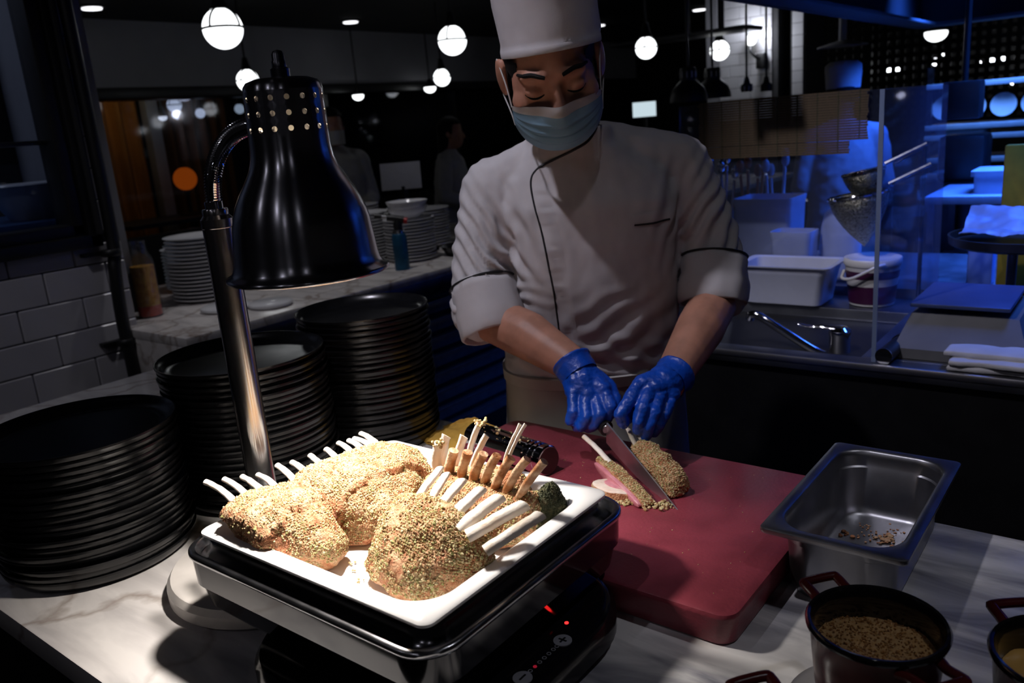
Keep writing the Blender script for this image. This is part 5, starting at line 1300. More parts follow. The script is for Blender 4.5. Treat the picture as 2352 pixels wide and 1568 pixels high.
# lidded bucket
bk = thing('bucket', 'purple banded plastic bucket with white lid beside the container', 'bucket', (-0.655, 2.52, 0.90))
BC = (-0.648, 2.515, 0.90)
M_purple = mat('purple_label', (0.045, 0.005, 0.035), 0.35, var=0.2)
M_bw = mat('cream_plastic', (0.60, 0.58, 0.55), 0.4, var=0.05)
B().lathe([(0.0, 0.0), (0.058, 0.0), (0.062, 0.004), (0.0755, 0.118), (0.077, 0.122), (0.0, 0.122)], BC, 40).build('bucket_body', M_bw, bk)
B().lathe([(0.0632, 0.010), (0.0685, 0.062), (0.069, 0.062), (0.0638, 0.010), (0.0632, 0.010)], BC, 40).lathe([(0.0715, 0.084), (0.0742, 0.106), (0.0748, 0.106), (0.072, 0.084), (0.0715, 0.084)], BC, 40).build('label_band', M_purple, bk)
B().lathe([(0.0, 0.137), (0.060, 0.137), (0.066, 0.141), (0.078, 0.141), (0.080, 0.138), (0.080, 0.124), (0.078, 0.120), (0.074, 0.120), (0.0, 0.122)], BC, 40).build('bucket_lid', M_bw, bk)
B().tube(bez([(BC[0] - 0.075, BC[1] - 0.02, 1.0), (BC[0] - 0.068, BC[1] - 0.06, 0.985), (BC[0] - 0.03, BC[1] - 0.088, 0.992), (BC[0] + 0.03, BC[1] - 0.088, 1.025), (BC[0] + 0.05, BC[1] - 0.065, 1.03)], 6), 0.0045, 8).build('bucket_handle', M_bw, bk)
# tall tubs, carton and wrapped bag further back
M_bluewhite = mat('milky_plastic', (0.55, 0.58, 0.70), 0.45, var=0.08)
def tub(cx, cy, hx, hy, h, label, m=None, name='storage_tub'):
    t = thing(name, label, 'tub', (cx, cy, 0.90), 'pale tubs at the back of the station')
    b_ = B()
    def q(k, z, r=0.02): return rrect(cx, cy, hx * k, hy * k, r * min(1, k), 0.90 + z, 6)
    b_.rings([q(0.88, 0.0005), q(0.92, 0.006), q(0.99, h - 0.03), q(1.0, h - 0.028), q(1.03, h - 0.004), q(1.03, h), q(0.98, h), q(0.97, h - 0.02), q(0.88, 0.02)], True, True)
    b_.build('tub_body', m or M_bluewhite, t, smooth=45)
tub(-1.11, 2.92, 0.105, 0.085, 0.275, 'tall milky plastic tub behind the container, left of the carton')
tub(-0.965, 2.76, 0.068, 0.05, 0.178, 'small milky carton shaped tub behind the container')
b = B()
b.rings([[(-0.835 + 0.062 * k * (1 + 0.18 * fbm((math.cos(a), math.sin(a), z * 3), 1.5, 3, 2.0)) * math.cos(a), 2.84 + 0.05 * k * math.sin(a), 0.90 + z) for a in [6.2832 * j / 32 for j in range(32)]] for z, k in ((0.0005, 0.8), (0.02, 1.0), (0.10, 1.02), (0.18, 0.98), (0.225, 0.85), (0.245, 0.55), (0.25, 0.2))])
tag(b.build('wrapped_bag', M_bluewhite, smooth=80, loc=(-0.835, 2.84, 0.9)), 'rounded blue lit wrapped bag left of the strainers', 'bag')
# jar of utensils, blurred bright things left of tall tub
M_clearj = glass('jar_glass', (0.85, 0.88, 0.92), 0.08, haze=0.12, hcol=(0.75, 0.75, 0.78), gl=0.12)
for k, (x, y, m, lab) in enumerate(((-1.36, 3.08, M_steel, 'glass jar with steel utensils at the chef elbow, left'), (-1.25, 3.10, mat('orange_handle', (0.62, 0.13, 0.02), 0.4, var=0.1), 'glass jar with orange handled tools under the bamboo mat'), (-1.16, 3.12, M_white_plate, 'glass jar with white spoons under the bamboo mat'))):
    t = thing('utensil_jar', lab, 'jar', (x, y, 0.90), 'utensil jars at the back of the station')
    B().lathe([(0.0, 0.0), (0.04, 0.0), (0.042, 0.005), (0.044, 0.20), (0.045, 0.205), (0.042, 0.205), (0.04, 0.01), (0.0, 0.008)], (x, y, 0.90), 24).build('jar', M_clearj, t)
    for j in range(4):
        a = j * 1.7 + k
        B().tube([(x + 0.02 * math.cos(a), y + 0.02 * math.sin(a), 0.912), (x + 0.045 * math.cos(a + .4), y + 0.045 * math.sin(a + .4), 1.22 + 0.02 * j)], 0.006, 8).ell((x + 0.047 * math.cos(a + .4), y + 0.047 * math.sin(a + .4), 1.25 + 0.02 * j), (0.016, 0.012, 0.026), seg=12, rin=8).build('utensil', m, t)
# conical strainers on a hook rail
M_mesh = mat('strainer_mesh', (0.42, 0.40, 0.30), 0.3, 1.0, var=0.5, vscale=180, bump=0.6, bscale=260, rvar=0.1)
def strainer(rc, tip, r, label):
    rc = Vector(rc); tip = Vector(tip); ax = (tip - rc); h = ax.length; q = ax.to_track_quat('Z', 'Y').to_matrix().to_4x4()
    m = Matrix.Translation(rc) @ q
    t = thing('conical_strainer', label, 'strainer', tuple(rc), 'conical strainers by the glass guard')
    prof = [(r * (1 - (k / 14) ** 1.7), h * k / 14) for k in range(15)]
    B().lathe(prof, (0, 0, 0), 36, m).lathe([(p[0] * 0.985, p[1] - 0.001) for p in prof], (0, 0, 0), 36, m).build('mesh_cone', M_mesh, t, smooth=60)
    B().lathe([(r * 0.99, 0.004), (r * 1.03, 0.004), (r * 1.05, -0.001), (r * 1.03, -0.005), (r * 0.98, -0.004), (r * 0.99, 0.004)], (0, 0, 0), 36, m).build('rim', M_chrome, t)
    B().tube([m @ Vector((0, 0, -0.001)) + (m.to_3x3() @ Vector((0, -1, 0))).normalized() * 0 + Vector((r * 1.0, 0.0, r * 0.36)), rc + Vector((r + 0.10, 0.03, r * 0.36 + 0.05))], 0.006, 8).build('handle', M_steel, t)
strainer((-0.690, 2.50, 1.222), (-0.668, 2.50, 1.072), 0.082, 'larger conical steel strainer, lower of two by the glass guard')
strainer((-0.683, 2.52, 1.285), (-0.662, 2.52, 1.18), 0.058, 'smaller conical strainer, upper of two by the glass guard')
rk = thing('strainer_rack', 'thin steel rack holding the two strainers', 'rack', (-0.53, 2.55, 0.90))
B().tube([(-0.53, 2.555, 0.90), (-0.53, 2.555, 1.36)], 0.006, 10).tube([(-0.53, 2.555, 1.30), (-0.60, 2.50, 1.25)], 0.004, 8).tube([(-0.53, 2.555, 1.35), (-0.60, 2.52, 1.305)], 0.004, 8).build('rack_post', M_steel_dark, rk)

# right end: scale, towels, tray stand, black roll
ws = thing('weighing_scale', 'weighing scale with blue lit steel platform beside the glass guard', 'scale', (-0.335, 2.18, 0.90))
B().span((-0.443, 2.052, 1.008), (-0.237, 2.31, 1.018), 0.003).build('platform', mat('platform_blue_light', (0.07, 0.10, 0.24), 0.45, 0.3, var=0.1), ws)  # blue of the hood light is put into the platform colour
B().rings([[(-0.46, 1.985, 0.901), (-0.19, 1.985, 0.901), (-0.19, 2.32, 0.901), (-0.46, 2.32, 0.901)], [(-0.46, 1.985, 0.925), (-0.19, 1.985, 0.925), (-0.19, 2.32, 0.94), (-0.46, 2.32, 0.94)], [(-0.44, 2.06, 0.992), (-0.22, 2.06, 0.992), (-0.22, 2.31, 0.992), (-0.44, 2.31, 0.992)]]).build('scale_body', mat('grey_scale_plastic', (0.16, 0.16, 0.165), 0.45, var=0.1), ws, smooth=20)
B().lathe([(0.0, 0.0), (0.02, 0.0), (0.02, 0.017), (0.0, 0.017)], (-0.335, 2.18, 0.991), 20).build('load_post', M_steel_dark, ws)
M_towel = mat('grey_white_towel', (0.66, 0.65, 0.66), 0.9, var=0.1, vscale=20, bump=0.2, bscale=400)
for k, (xa, xb, ya, yb, lab) in enumerate(((-0.335, -0.11, 1.925, 2.105, 'bottom folded towel of the pile right of the black roll'), (-0.330, -0.10, 1.922, 2.10, 'middle folded towel of the pile right of the black roll'), (-0.345, -0.12, 1.945, 2.13, 'top folded towel of the pile right of the black roll, slightly askew'))):
    b = B()
    for zz in (0.0, 0.0125):
        def tp(a, q, zo): 
            x = lerp(xa, xb, a); y = lerp(ya, yb, q)
            return (x + 0.006 * fbm((0, q, k), 3, 2, 1.0 + k), y + 0.008 * fbm((a, 0, k), 3, 2, 4.0 + k), 0.901 + 0.0135 * k + zo + (0.0035 * fbm((x, y, k), 18, 2, 2.0) + 0.003 if zo > 0.004 else 0) * min(1, 8 * min(a, 1 - a, q, 1 - q)))
    P = lambda z, i: [tp(a, q, z) for a, q in [(lerp(i, 1 - i, t / 12), i) for t in range(12)] + [(1 - i, lerp(i, 1 - i, t / 12)) for t in range(12)] + [(lerp(1 - i, i, t / 12), 1 - i) for t in range(12)] + [(i, lerp(1 - i, i, t / 12)) for t in range(12)]]
    b.rings([P(0.0, 0.01), P(0.002, 0.0), P(0.006, -0.004), P(0.0105, 0.0), P(0.0118, 0.02), P(0.0122, 0.15), P(0.0122, 0.3), P(0.0122, 0.45)])
    tag(b.build('folded_towel', M_towel, smooth=60, loc=((xa + xb) / 2, (ya + yb) / 2, 0.901 + 0.0135 * k)), lab, 'towel', 'folded towels on the station')
rl = thing('rubber_roll', 'black rubber roll lying at the foot of the glass guard', 'roll', (-0.465, 1.99, 0.90))
B().tube([(-0.4655, 1.925, 0.919), (-0.458, 2.06, 0.919)], 0.0185, 20).tube([(-0.459, 2.045, 0.919), (-0.458, 2.062, 0.919)], 0.021, 20).build('roll', M_plastic_black, rl)
B().tube([(-0.4656, 1.923, 0.919), (-0.4655, 1.926, 0.919)], 0.0188, 20).build('end_ring', M_steel, rl)
ty = thing('tray_stand', 'round black tray on a single steel post above the scale', 'tray stand', (-0.296, 2.52, 0.90))
B().lathe([(0.0, 0.0), (0.165, 0.0), (0.175, 0.006), (0.178, 0.028), (0.172, 0.028), (0.168, 0.008), (0.0, 0.008)], (-0.275, 2.52, 1.085), 48).build('tray', M_plastic_black, ty)
B().tube([(-0.296, 2.52, 0.906), (-0.296, 2.52, 1.086)], 0.0125, 16).lathe([(0.0, 0.0), (0.06, 0.0), (0.06, 0.006), (0.0, 0.008)], (-0.296, 2.52, 0.90), 24).build('post', M_steel_dark, ty)
b = B()
def sheet(a, q, off=0): return (-0.42 + a * 0.27, 2.47 + q * 0.16, 1.118 + 0.055 * q * q + 0.012 * fbm((a, q, 0), 4, 4, 3.0) + off)
b.grid(lambda a, q: sheet(a, q), 40, 30); b.grid(lambda a, q: sheet(a, q, -0.002), 40, 30)
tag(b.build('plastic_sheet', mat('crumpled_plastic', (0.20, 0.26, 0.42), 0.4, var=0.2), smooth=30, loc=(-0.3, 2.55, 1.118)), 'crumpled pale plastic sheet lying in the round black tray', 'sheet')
o = B().span((-0.372, 2.82, 0.90), (-0.05, 2.85, 1.325), 0.006).build('yellow_board', mat('olive_yellow_board', (0.40, 0.27, 0.02), 0.5, var=0.2), loc=(-0.2, 2.835, 0.9))
tag(o, 'yellow green board standing upright at the right picture edge', 'board')
o = B().rings([[(-0.50, 2.79, 0.9005), (-0.12, 2.60, 0.9005), (0.1, 2.66, 0.9005)], [(-0.50, 2.785, 0.912), (-0.12, 2.602, 0.914), (0.1, 2.66, 0.916)]]).build('yellow_cloth', mat('amber_cloth', (0.42, 0.20, 0.02), 0.8, var=0.2), smooth=0)
tag(o, 'flat amber yellow cloth under the tray stand', 'cloth')
o = B().span((-0.455, 2.84, 0.90), (-0.385, 2.90, 1.03), 0.006).build('small_blue_box', mat('blue_box', (0.12, 0.2, 0.5), 0.5, var=0.1)); tag(o, 'small blue box behind the tray stand at the glass guard', 'box')

# second row: counter, shelf rack with leaning plates, second cook
bc = thing('rear_counter', 'long rear kitchen counter behind the second cook', 'counter', (0.0, 5.4, 0))
B().span((-1.7, 5.05, 0.0), (2.5, 6.0, 0.88)).build('cabinet', M_black_panel, bc)
B().span((-1.72, 5.02, 0.88), (2.52, 6.02, 0.91), 0.004).build('worktop', M_steel_dark, bc)
rk = thing('shelf_rack', 'steel shelf rack with round white plates lit blue at the right edge', 'rack', (-0.7, 5.9, 0.91))
for x in (-1.17, -0.2, 0.6):
    B().span((x, 5.62, 0.91), (x + 0.03, 5.65, 1.62)).build('upright', M_steel_dark, rk)
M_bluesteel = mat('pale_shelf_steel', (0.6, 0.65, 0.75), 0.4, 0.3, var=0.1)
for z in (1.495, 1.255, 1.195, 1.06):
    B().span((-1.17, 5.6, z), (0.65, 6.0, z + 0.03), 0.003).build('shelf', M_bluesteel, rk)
for k in range(4):
    x = -1.08 + 0.155 * k
    m = Matrix.Translation((x, 5.68, 1.380)) @ Matrix.Rotation(math.radians(82), 4, 'X')
    o = B().lathe([(0.0, 0.004), (0.045, 0.004), (0.066, 0.012), (0.068, 0.012), (0.045, 0.0), (0.0, 0.0)], (0, 0, 0), 32, m).build('white_plate', M_white_plate, loc=(x, 5.68, 1.32))
    tag(o, ['round white plate, first from the black monitor, standing on the blue lit rack', 'round white plate, second from the black monitor, on the blue lit rack', 'round white plate, third from the black monitor, on the blue lit rack', 'round white plate, fourth from the black monitor, on the blue lit rack'][k], 'plate', 'white plates standing on the blue lit rack')
for k in range(3):
    o = B().rings([rrect(-0.98, 5.72, 0.13, 0.09, 0.02, 1.2255 + 0.009 * k, 5), rrect(-0.98, 5.72, 0.14, 0.10, 0.02, 1.2335 + 0.009 * k, 5)]).build('serving_tray', M_bluesteel)
    tag(o, 'thin pale tray in a pile of three on the blue lit rack', 'tray', 'thin pale trays on the rack')
o = B().lathe([(0.0, 0.0), (0.04, 0.0), (0.075, 0.05), (0.078, 0.052), (0.072, 0.05), (0.038, 0.006), (0.0, 0.005)], (-0.95, 5.70, 1.09), 32).build('white_bowl', M_white_plate, loc=(-0.95, 5.7, 1.09))
tag(o, 'white bowl on the lowest shelf of the blue lit rack', 'bowl')
wt = thing('pale_tub', 'pale lidded tub in blue light behind the yellow board', 'tub', (-0.42, 3.62, 0.90))
B().rings([rrect(-0.42, 3.68, 0.15, 0.1, 0.02, z, 5) for z in (1.10, 1.165)]).build('tub_body', M_bluewhite, wt)
B().rings([rrect(-0.42, 3.68, 0.16, 0.11, 0.02, z, 5) for z in (1.165, 1.185)]).build('tub_lid', M_bluewhite, wt)
st = thing('steel_trolley', 'blue lit steel trolley carrying the pale tub', 'trolley', (-0.3, 3.7, 0))
B().span((-0.72, 3.5, 1.07), (0.6, 3.95, 1.10), 0.003).span((-0.72, 3.5, 0.80), (0.6, 3.95, 0.82), 0.003).build('trolley_shelf', M_bluesteel, st)
for x, y in ((-0.71, 3.51), (-0.71, 3.92), (0.57, 3.51), (0.57, 3.92)):
    B().span((x, y, 0.0), (x + 0.025, y + 0.025, 1.07)).build('leg', M_steel_dark, st)
mo = thing('black_monitor', 'black boxy monitor hanging above the station by the glass guard', 'monitor', (-0.62, 3.75, 1.44))
B().span((-0.72, 3.72, 1.375), (-0.585, 3.82, 1.52), 0.008).build('case', M_plastic_black, mo)
B().tube([(-0.65, 3.77, 1.52), (-0.65, 3.77, 2.10)], 0.012, 10).build('hanger', M_black, mo)
o = B().span((-0.78, 4.0, 1.105), (-0.60, 4.2, 1.30), 0.02).build('black_canister', M_plastic_black); tag(o, 'black canister on the blue lit rear shelf behind the glass guard', 'canister')
o = B().span((-0.95, 3.97, 0.0), (0.7, 4.45, 1.105), 0.01).build('rear_shelf', M_steel_dark); tag(o, 'low steel cabinet under the black canister', 'cabinet')

# hood with blue light
hd = thing('kitchen_hood', 'wide dark kitchen hood glowing blue inside above the station', 'hood', (0.3, 3.5, 1.8))
B().span((-1.07, 2.15, 1.80), (-1.05, 4.85, 2.35)).span((-1.07, 4.83, 1.80), (2.0, 4.85, 2.35)).span((-1.07, 2.15, 1.95), (2.0, 2.17, 2.35)).span((-1.07, 2.15, 2.35), (2.0, 4.85, 2.40)).build('hood_shell', M_black, hd)
M_hoodin = mat('hood_lining_steel', (0.32, 0.33, 0.36), 0.35, 0.4, var=0.2)
B().span((-1.04, 2.18, 2.10), (1.95, 4.82, 2.12)).build('hood_lining', M_hoodin, hd)
for k in range(4):
    y = 2.75 + 0.55 * k
    B().span((-0.95, y, 2.06), (1.95, y + 0.04, 2.10), 0.004).build('hood_rib', M_hoodin, hd)
B().span((-1.05, 4.70, 1.80), (2.0, 4.83, 1.815), 0.003).span((-1.05, 2.17, 1.80), (-0.95, 4.75, 1.815), 0.003).build('gutter_lip', mat('grey_lip', (0.06, 0.058, 0.06), 0.6, 0.0, var=0.1), hd)
B().tube([(-0.3, 4.45, 2.045), (1.9, 4.45, 2.045)], 0.014, 10).build('blue_tube', emis('blue_tube_glow', (0.05, 0.2, 1.0), 2.5), hd)

# far right: tiled pillar with wall lamp, lattice screen, lamps
pl = struct(B().span((-3.35, 7.56, 0), (-2.80, 8.1, 3.1)).span((-2.70, 7.6, 0), (-2.57, 8.1, 3.1)).build('trim_3', M_grout))
struct(B().span((-3.47, 7.54, 0), (-3.36, 8.0, 3.1)).build('trim_4', M_wall_grey))
M_tile2 = mat('pillar_tile', (0.62, 0.62, 0.64), 0.35, var=0.08, vscale=3)
tm = B().box((0, 0, 0), (0.196, 0.014, 0.096), bev=0.003, seg=1).build('tile', M_tile2, smooth=0); tme = tm.data; bpy.data.objects.remove(tm)
tm = B().box((0, 0, 0), (0.096, 0.014, 0.096), bev=0.003, seg=1).build('tile', M_tile2, smooth=0); tmh = tm.data; bpy.data.objects.remove(tm)
for i in range(13):
    z = 1.40 + 0.1 * i
    xs = [(-3.25, tme), (-3.05, tme), (-2.9, tmh)] if i % 2 else [(-3.30, tmh), (-3.15, tme), (-2.95, tme)]
    xs = xs + [(-2.635, tmh)]
    for x, me in xs:
        o = bpy.data.objects.new('tile', me); COL.objects.link(o); o.location = (x, 7.553 if x < -2.8 else 7.593, z); o.parent = pl
wlp = thing('wall_lamp', 'glowing globe wall lamp on the white tiled pillar', 'wall lamp', (-2.97, 7.5, 2.03))
B().ell((-2.99, 7.42, 2.045), (0.048, 0.048, 0.048), seg=20, rin=12).build('bulb', M_globe, wlp)
B().tube(bez([(-2.99, 7.42, 2.0), (-2.985, 7.40, 1.95), (-2.95, 7.42, 1.90), (-2.93, 7.50, 1.88)], 5), 0.012, 8).span((-2.97, 7.47, 1.80), (-2.89, 7.545, 1.93), 0.01).build('bracket', M_black, wlp)
light('wall_lamp_glow', 'POINT', (-2.97, 7.38, 2.07), 9.0, (0.85, 0.88, 1.0), None, 0.05)
lt = thing('lattice_screen', 'dark geometric lattice screen in the far right background', 'screen', (-1.2, 10.9, 0))
fb_ = B()
for k in range(8):
    x = -3.8 + 0.85 * k
    B().span((x, 10.86, 0), (x + 0.06, 10.94, 3.1)).build('lattice_post', M_black, lt)
for z in (1.2, 1.78, 2.36):
    B().span((-3.8, 10.87, z), (2.5, 10.93, z + 0.03)).build('lattice_rail', M_black, lt)
lb_ = B()
n = 62; s = 0.098
for i in range(n):
    x = -3.75 + s * i
    lb_.span((x, 10.89, 0.9), (x + 0.052, 10.91, 2.9))
for j in range(22):
    z = 0.9 + s * j
    lb_.span((-3.75, 10.888, z), (2.4, 10.912, z + 0.052))
for i in range(n):
    for j in range(9, 16):
        x = -3.735 + s * i; z = 0.915 + s * j
        if (i + j) % 2: lb_.box((x, 10.9, z), (0.052, 0.022, 0.052), Matrix.Translation((x, 10.9, z)) @ Matrix.Rotation(math.radians(45), 4, 'Y') @ Matrix.Translation((-x, -10.9, -z)))
o = lb_.build('lattice_bars', M_black, lt, smooth=0); o['kind'] = 'stuff'
M_spot = emis('distant_lamp', (0.9, 0.93, 1.0), 6.0)
for k, (x, y, z, r) in enumerate(((-2.352, 12.2, 1.928, 0.035), (-2.43, 12.107, 1.83, 0.05), (-2.883, 11.712, 1.754, 0.05), (-2.80, 11.75, 1.77, 0.03), (-1.87, 12.565, 1.779, 0.042), (-1.735, 12.70, 1.813, 0.05), (-1.80, 12.5, 1.755, 0.03), (-2.0, 12.439, 1.768, 0.035), (-1.45, 12.7, 1.62, 0.035), (-1.62, 12.6, 1.50, 0.035), (-1.2, 12.8, 1.75, 0.04))):
    o = B().ell((x, y, z), (r, r, r), seg=12, rin=8).build('distant_lamp', M_spot, loc=(x, y, z))
    tag(o, 'tiny distant lamp glowing through the lattice screen', 'lamp', 'distant lamps behind the lattice screen')
    B().tube([(x, y, z + r * 0.9), (x, y, 3.1)], 0.006, 6).build('cord', M_cord, o)
light('lattice_back_light', 'AREA', (-1.2, 12.2, 2.9), 0.7, (0.95, 0.9, 0.8), (-1.2, 13.4, 1.6), 2.0)
struct(B().span((-5, 13.3, 0), (5, 13.39, 3.1)).build('wall_lounge', M_dark))
half_dome((-1.525, 7.548, 1.925), 0.085, 'bright half bowl lamp in front of the lattice screen')
def heat_dome(x, y, z, r, label):
    t = thing('dome_heat_lamp', label, 'pendant lamp', (x, y, z), 'black dome heat lamps')
    B().lathe([(r, 0.0), (r * 0.98, 0.03), (r * 0.85, 0.075), (r * 0.55, 0.11), (r * 0.42, 0.125), (r * 0.42, 0.19), (r * 0.38, 0.20), (0.0, 0.205)], (x, y, z), 28).build('shade', M_black, t)
    for k in range(10):
        a = 6.2832 * k / 10
        B().tube([(x + r * 0.43 * math.cos(a), y + r * 0.43 * math.sin(a), z + 0.14), (x + r * 0.43 * math.cos(a), y + r * 0.43 * math.sin(a), z + 0.178)], 0.0035, 6).build('vent_slot', M_white_plate, t)
    B().tube([(x, y, z + 0.2), (x, y, 3.1)], 0.009, 8).build('rod', M_black, t)
heat_dome(-2.35, 4.84, 1.545, 0.115, 'black dome heat lamp nearer the chef hat')
heat_dome(-2.50, 5.52, 1.560, 0.125, 'black dome heat lamp in front of the tiled pillar')
for k, (x, y, z, vents) in enumerate(((-2.053, 5.022, 1.595, True), (-1.958, 5.092, 1.588, False))):
    t = thing('rod_pendant', ['thin black rod pendant with vented socket, left of two', 'thin black rod pendant with plain socket, right of two'][k], 'pendant lamp', (x, y, z), 'thin rod pendants over the station')
    B().tube([(x, y, z + 0.06), (x, y, 3.1)], 0.007, 8).build('rod', M_black, t)
    B().lathe([(0.0, 0.07), (0.012, 0.065), (0.02, 0.03), (0.034, 0.02), (0.034, -0.02), (0.0, -0.02)], (x, y, z), 16).build('socket', M_black, t)
    if vents:
        for j in range(8):
            a = 6.2832 * j / 8
            B().tube([(x + 0.035 * math.cos(a), y + 0.035 * math.sin(a), z - 0.016), (x + 0.035 * math.cos(a), y + 0.035 * math.sin(a), z + 0.012)], 0.004, 6).build('vent_slot', M_white_plate, t)
t = thing('flat_shade_lamp', 'wide flat grey pendant shade above the second cook', 'pendant lamp', (-2.1, 7.07, 1.88))
B().lathe([(0.19, 0.0), (0.19, 0.006), (0.10, 0.03), (0.03, 0.045), (0.0, 0.045)], (-2.1, 7.07, 1.88), 32, cap0=True).build('shade', M_wall_grey, t)
B().tube([(-2.1, 7.07, 1.925), (-2.1, 7.07, 3.1)], 0.03, 10).build('stem', M_wall_grey, t)
o = B().span((-3.9, 6.5, 2.07), (-2.66, 6.85, 2.10), 0.004).tube([(-3.2, 6.6, 2.1), (-3.2, 6.6, 3.1)], 0.02, 8).tube([(-2.9, 6.6, 2.1), (-2.9, 6.6, 3.1)], 0.02, 8).build('hanging_shelf', M_dark, loc=(-3.2, 6.65, 2.07))
tag(o, 'dark flat shelf hanging above the rightmost globe pendant', 'shelf')
ms = thing('bright_screen', 'small bright screen glowing above the chef shoulder', 'screen', (-3.55, 6.45, 0.90))
B().box((-3.555, 6.465, 1.53), (0.21, 0.02, 0.135), Matrix.Translation((-3.555, 6.465, 1.53)) @ Matrix.Rotation(YAW, 4, 'Z') @ Matrix.Translation((3.555, -6.465, -1.53)), 0.004).build('screen_case', M_plastic_black, ms)
B().box((-3.555, 6.4535, 1.53), (0.198, 0.004, 0.122), Matrix.Translation((-3.555, 6.465, 1.53)) @ Matrix.Rotation(YAW, 4, 'Z') @ Matrix.Translation((3.555, -6.465, -1.53))).build('display', emis('display_glow', (0.75, 0.92, 1.0), 0.75), ms)
B().span((-3.57, 6.47, 0.90), (-3.54, 6.49, 1.47)).lathe([(0, 0), (0.09, 0), (0.09, 0.01), (0, 0.012)], (-3.555, 6.48, 0.90), 20).build('stand', M_plastic_black, ms)

# ------------------------------------------------------------------ side counter: white plates, bowls, torch, jar, card
wp = B().lathe([(0.0, 0.005), (0.30, 0.005), (0.36, 0.008), (0.49, 0.018), (0.5, 0.018), (0.5, 0.015), (0.37, 0.002), (0.30, 0.0), (0.0, 0.0)], (0, 0, 0), 48).build('white_plate', M_white_plate, smooth=50)
wpm = wp.data; bpy.data.objects.remove(wp)
wb = B().lathe([(0.0, 0.01), (0.25, 0.01), (0.42, 0.20), (0.49, 0.34), (0.5, 0.34), (0.5, 0.32), (0.44, 0.18), (0.27, 0.0), (0.0, 0.0)], (0, 0, 0), 40).build('white_bowl', M_white_plate, smooth=50)
wbm = wb.data; bpy.data.objects.remove(wb)
def wstack(x, y, n, D, dz, where, seed, me=None, name='white_plate', z0=0.90, zs=1.0, cat='plate'):
    Rn = rnd(seed); word = cat
    for i in range(n):
        o = bpy.data.objects.new(name, me or wpm); COL.objects.link(o)
        o.location = (x + Rn.uniform(-1, 1) * 0.003, y + Rn.uniform(-1, 1) * 0.003, z0 + dz * i); o.scale = (D, D, zs)
        k = n - i
        lab = ('top white %s of the stack %s' if k == 1 else 'bottom white %s of the stack %s' if i == 0 else 'white %s within the stack %s') % (word, where)
        tag(o, lab, cat, 'white %ss in the stack %s' % (word, where))
wstack(-3.11, 1.865, 17, 0.285, 0.0155, 'behind the lamp post', 5)
wstack(-3.40, 1.99, 12, 0.26, 0.0155, 'by the end of the tiled wall', 6)
wstack(-3.15, 2.80, 15, 0.26, 0.0155, 'left of the torch', 7)
wstack(-2.86, 2.83, 13, 0.25, 0.0155, 'right of the torch', 8)
wstack(-2.86, 2.83, 2, 0.20, 0.026, 'on the plates right of the torch', 9, wbm, 'white_bowl', 0.9 + 13 * 0.0155 + 0.004, 0.16, 'bowl')
wstack(-3.12, 3.22, 13, 0.25, 0.0155, 'beside the chef sleeve', 10)
wstack(-3.42, 3.0, 16, 0.24, 0.0155, 'below the white card', 13)
for k, (x, y, d) in enumerate(((-2.80, 1.74, 0.19), (-2.66, 1.845, 0.17))):
    o = B().lathe([(0.0, 0.022), (d * 0.42, 0.022), (d * 0.49, 0.016), (d * 0.5, 0.010), (d * 0.46, 0.003), (d * 0.4, 0.0), (0.0, 0.0)], (x, y, 0.90), 40).build('white_dish', M_white_plate, loc=(x, y, 0.9))
    tag(o, ['low white dish turned over on the marble left of the lamp post', 'low white dish turned over on the marble right of the lamp post'][k], 'dish', 'white dishes on the side counter')
to = thing('gas_torch', 'blue gas can with black torch head and red knob on side counter', 'torch', (-2.70, 2.60, 0.90))
TX, TY = -2.70, 2.60
B().lathe([(0.0, 0.0), (0.033, 0.0), (0.034, 0.004), (0.034, 0.150), (0.030, 0.163), (0.020, 0.170), (0.0, 0.172)], (TX, TY, 0.90), 28).build('gas_can', mat('blue_can', (0.015, 0.12, 0.24), 0.35, 0.3, var=0.4, vscale=14), to)
B().lathe([(0.026, 0.166), (0.026, 0.176), (0.022, 0.182), (0.0, 0.182)], (TX, TY, 0.90), 24).build('collar', M_steel, to)
hx = Vector((-0.78, -0.63, 0)).normalized()
B().lathe([(0.0, 0.18), (0.021, 0.18), (0.021, 0.205), (0.015, 0.225), (0.0, 0.23)], (TX, TY, 0.90), 20).tube([Vector((TX, TY, 1.125)) - hx * 0.03, Vector((TX, TY, 1.14)) + hx * 0.045], 0.015, 14).tube([Vector((TX, TY, 1.147)) + hx * 0.068, Vector((TX, TY, 1.152)) + hx * 0.10], 0.0115, 14).build('torch_head', M_plastic_black, to)
B().tube([Vector((TX, TY, 1.14)) + hx * 0.04, Vector((TX, TY, 1.149)) + hx * 0.075], 0.008, 12).build('burner_tube', M_steel, to)
B().tube([Vector((TX, TY, 1.121)) - hx * 0.030, Vector((TX, TY, 1.119)) - hx * 0.045], 0.014, 14).build('red_knob', mat('red_knob_plastic', (0.55, 0.02, 0.02), 0.35, var=0.1), to)
jr = thing('pasta_jar', 'tall glass bottle of yellow pasta with red base by the tiled wall', 'jar', (-3.02, 1.555, 0.90))
JX, JY = -3.02, 1.555
B().lathe([(0.0, 0.0), (0.044, 0.0), (0.047, 0.004), (0.047, 0.205), (0.042, 0.225), (0.030, 0.245), (0.028, 0.285), (0.030, 0.290), (0.026, 0.290), (0.024, 0.245), (0.040, 0.215), (0.044, 0.2), (0.044, 0.006), (0.0, 0.004)], (JX, JY, 0.90), 28).build('jar_glass', glass('bottle_glass', (0.92, 0.93, 0.95), 0.05, haze=0.03, gl=0.09), jr)
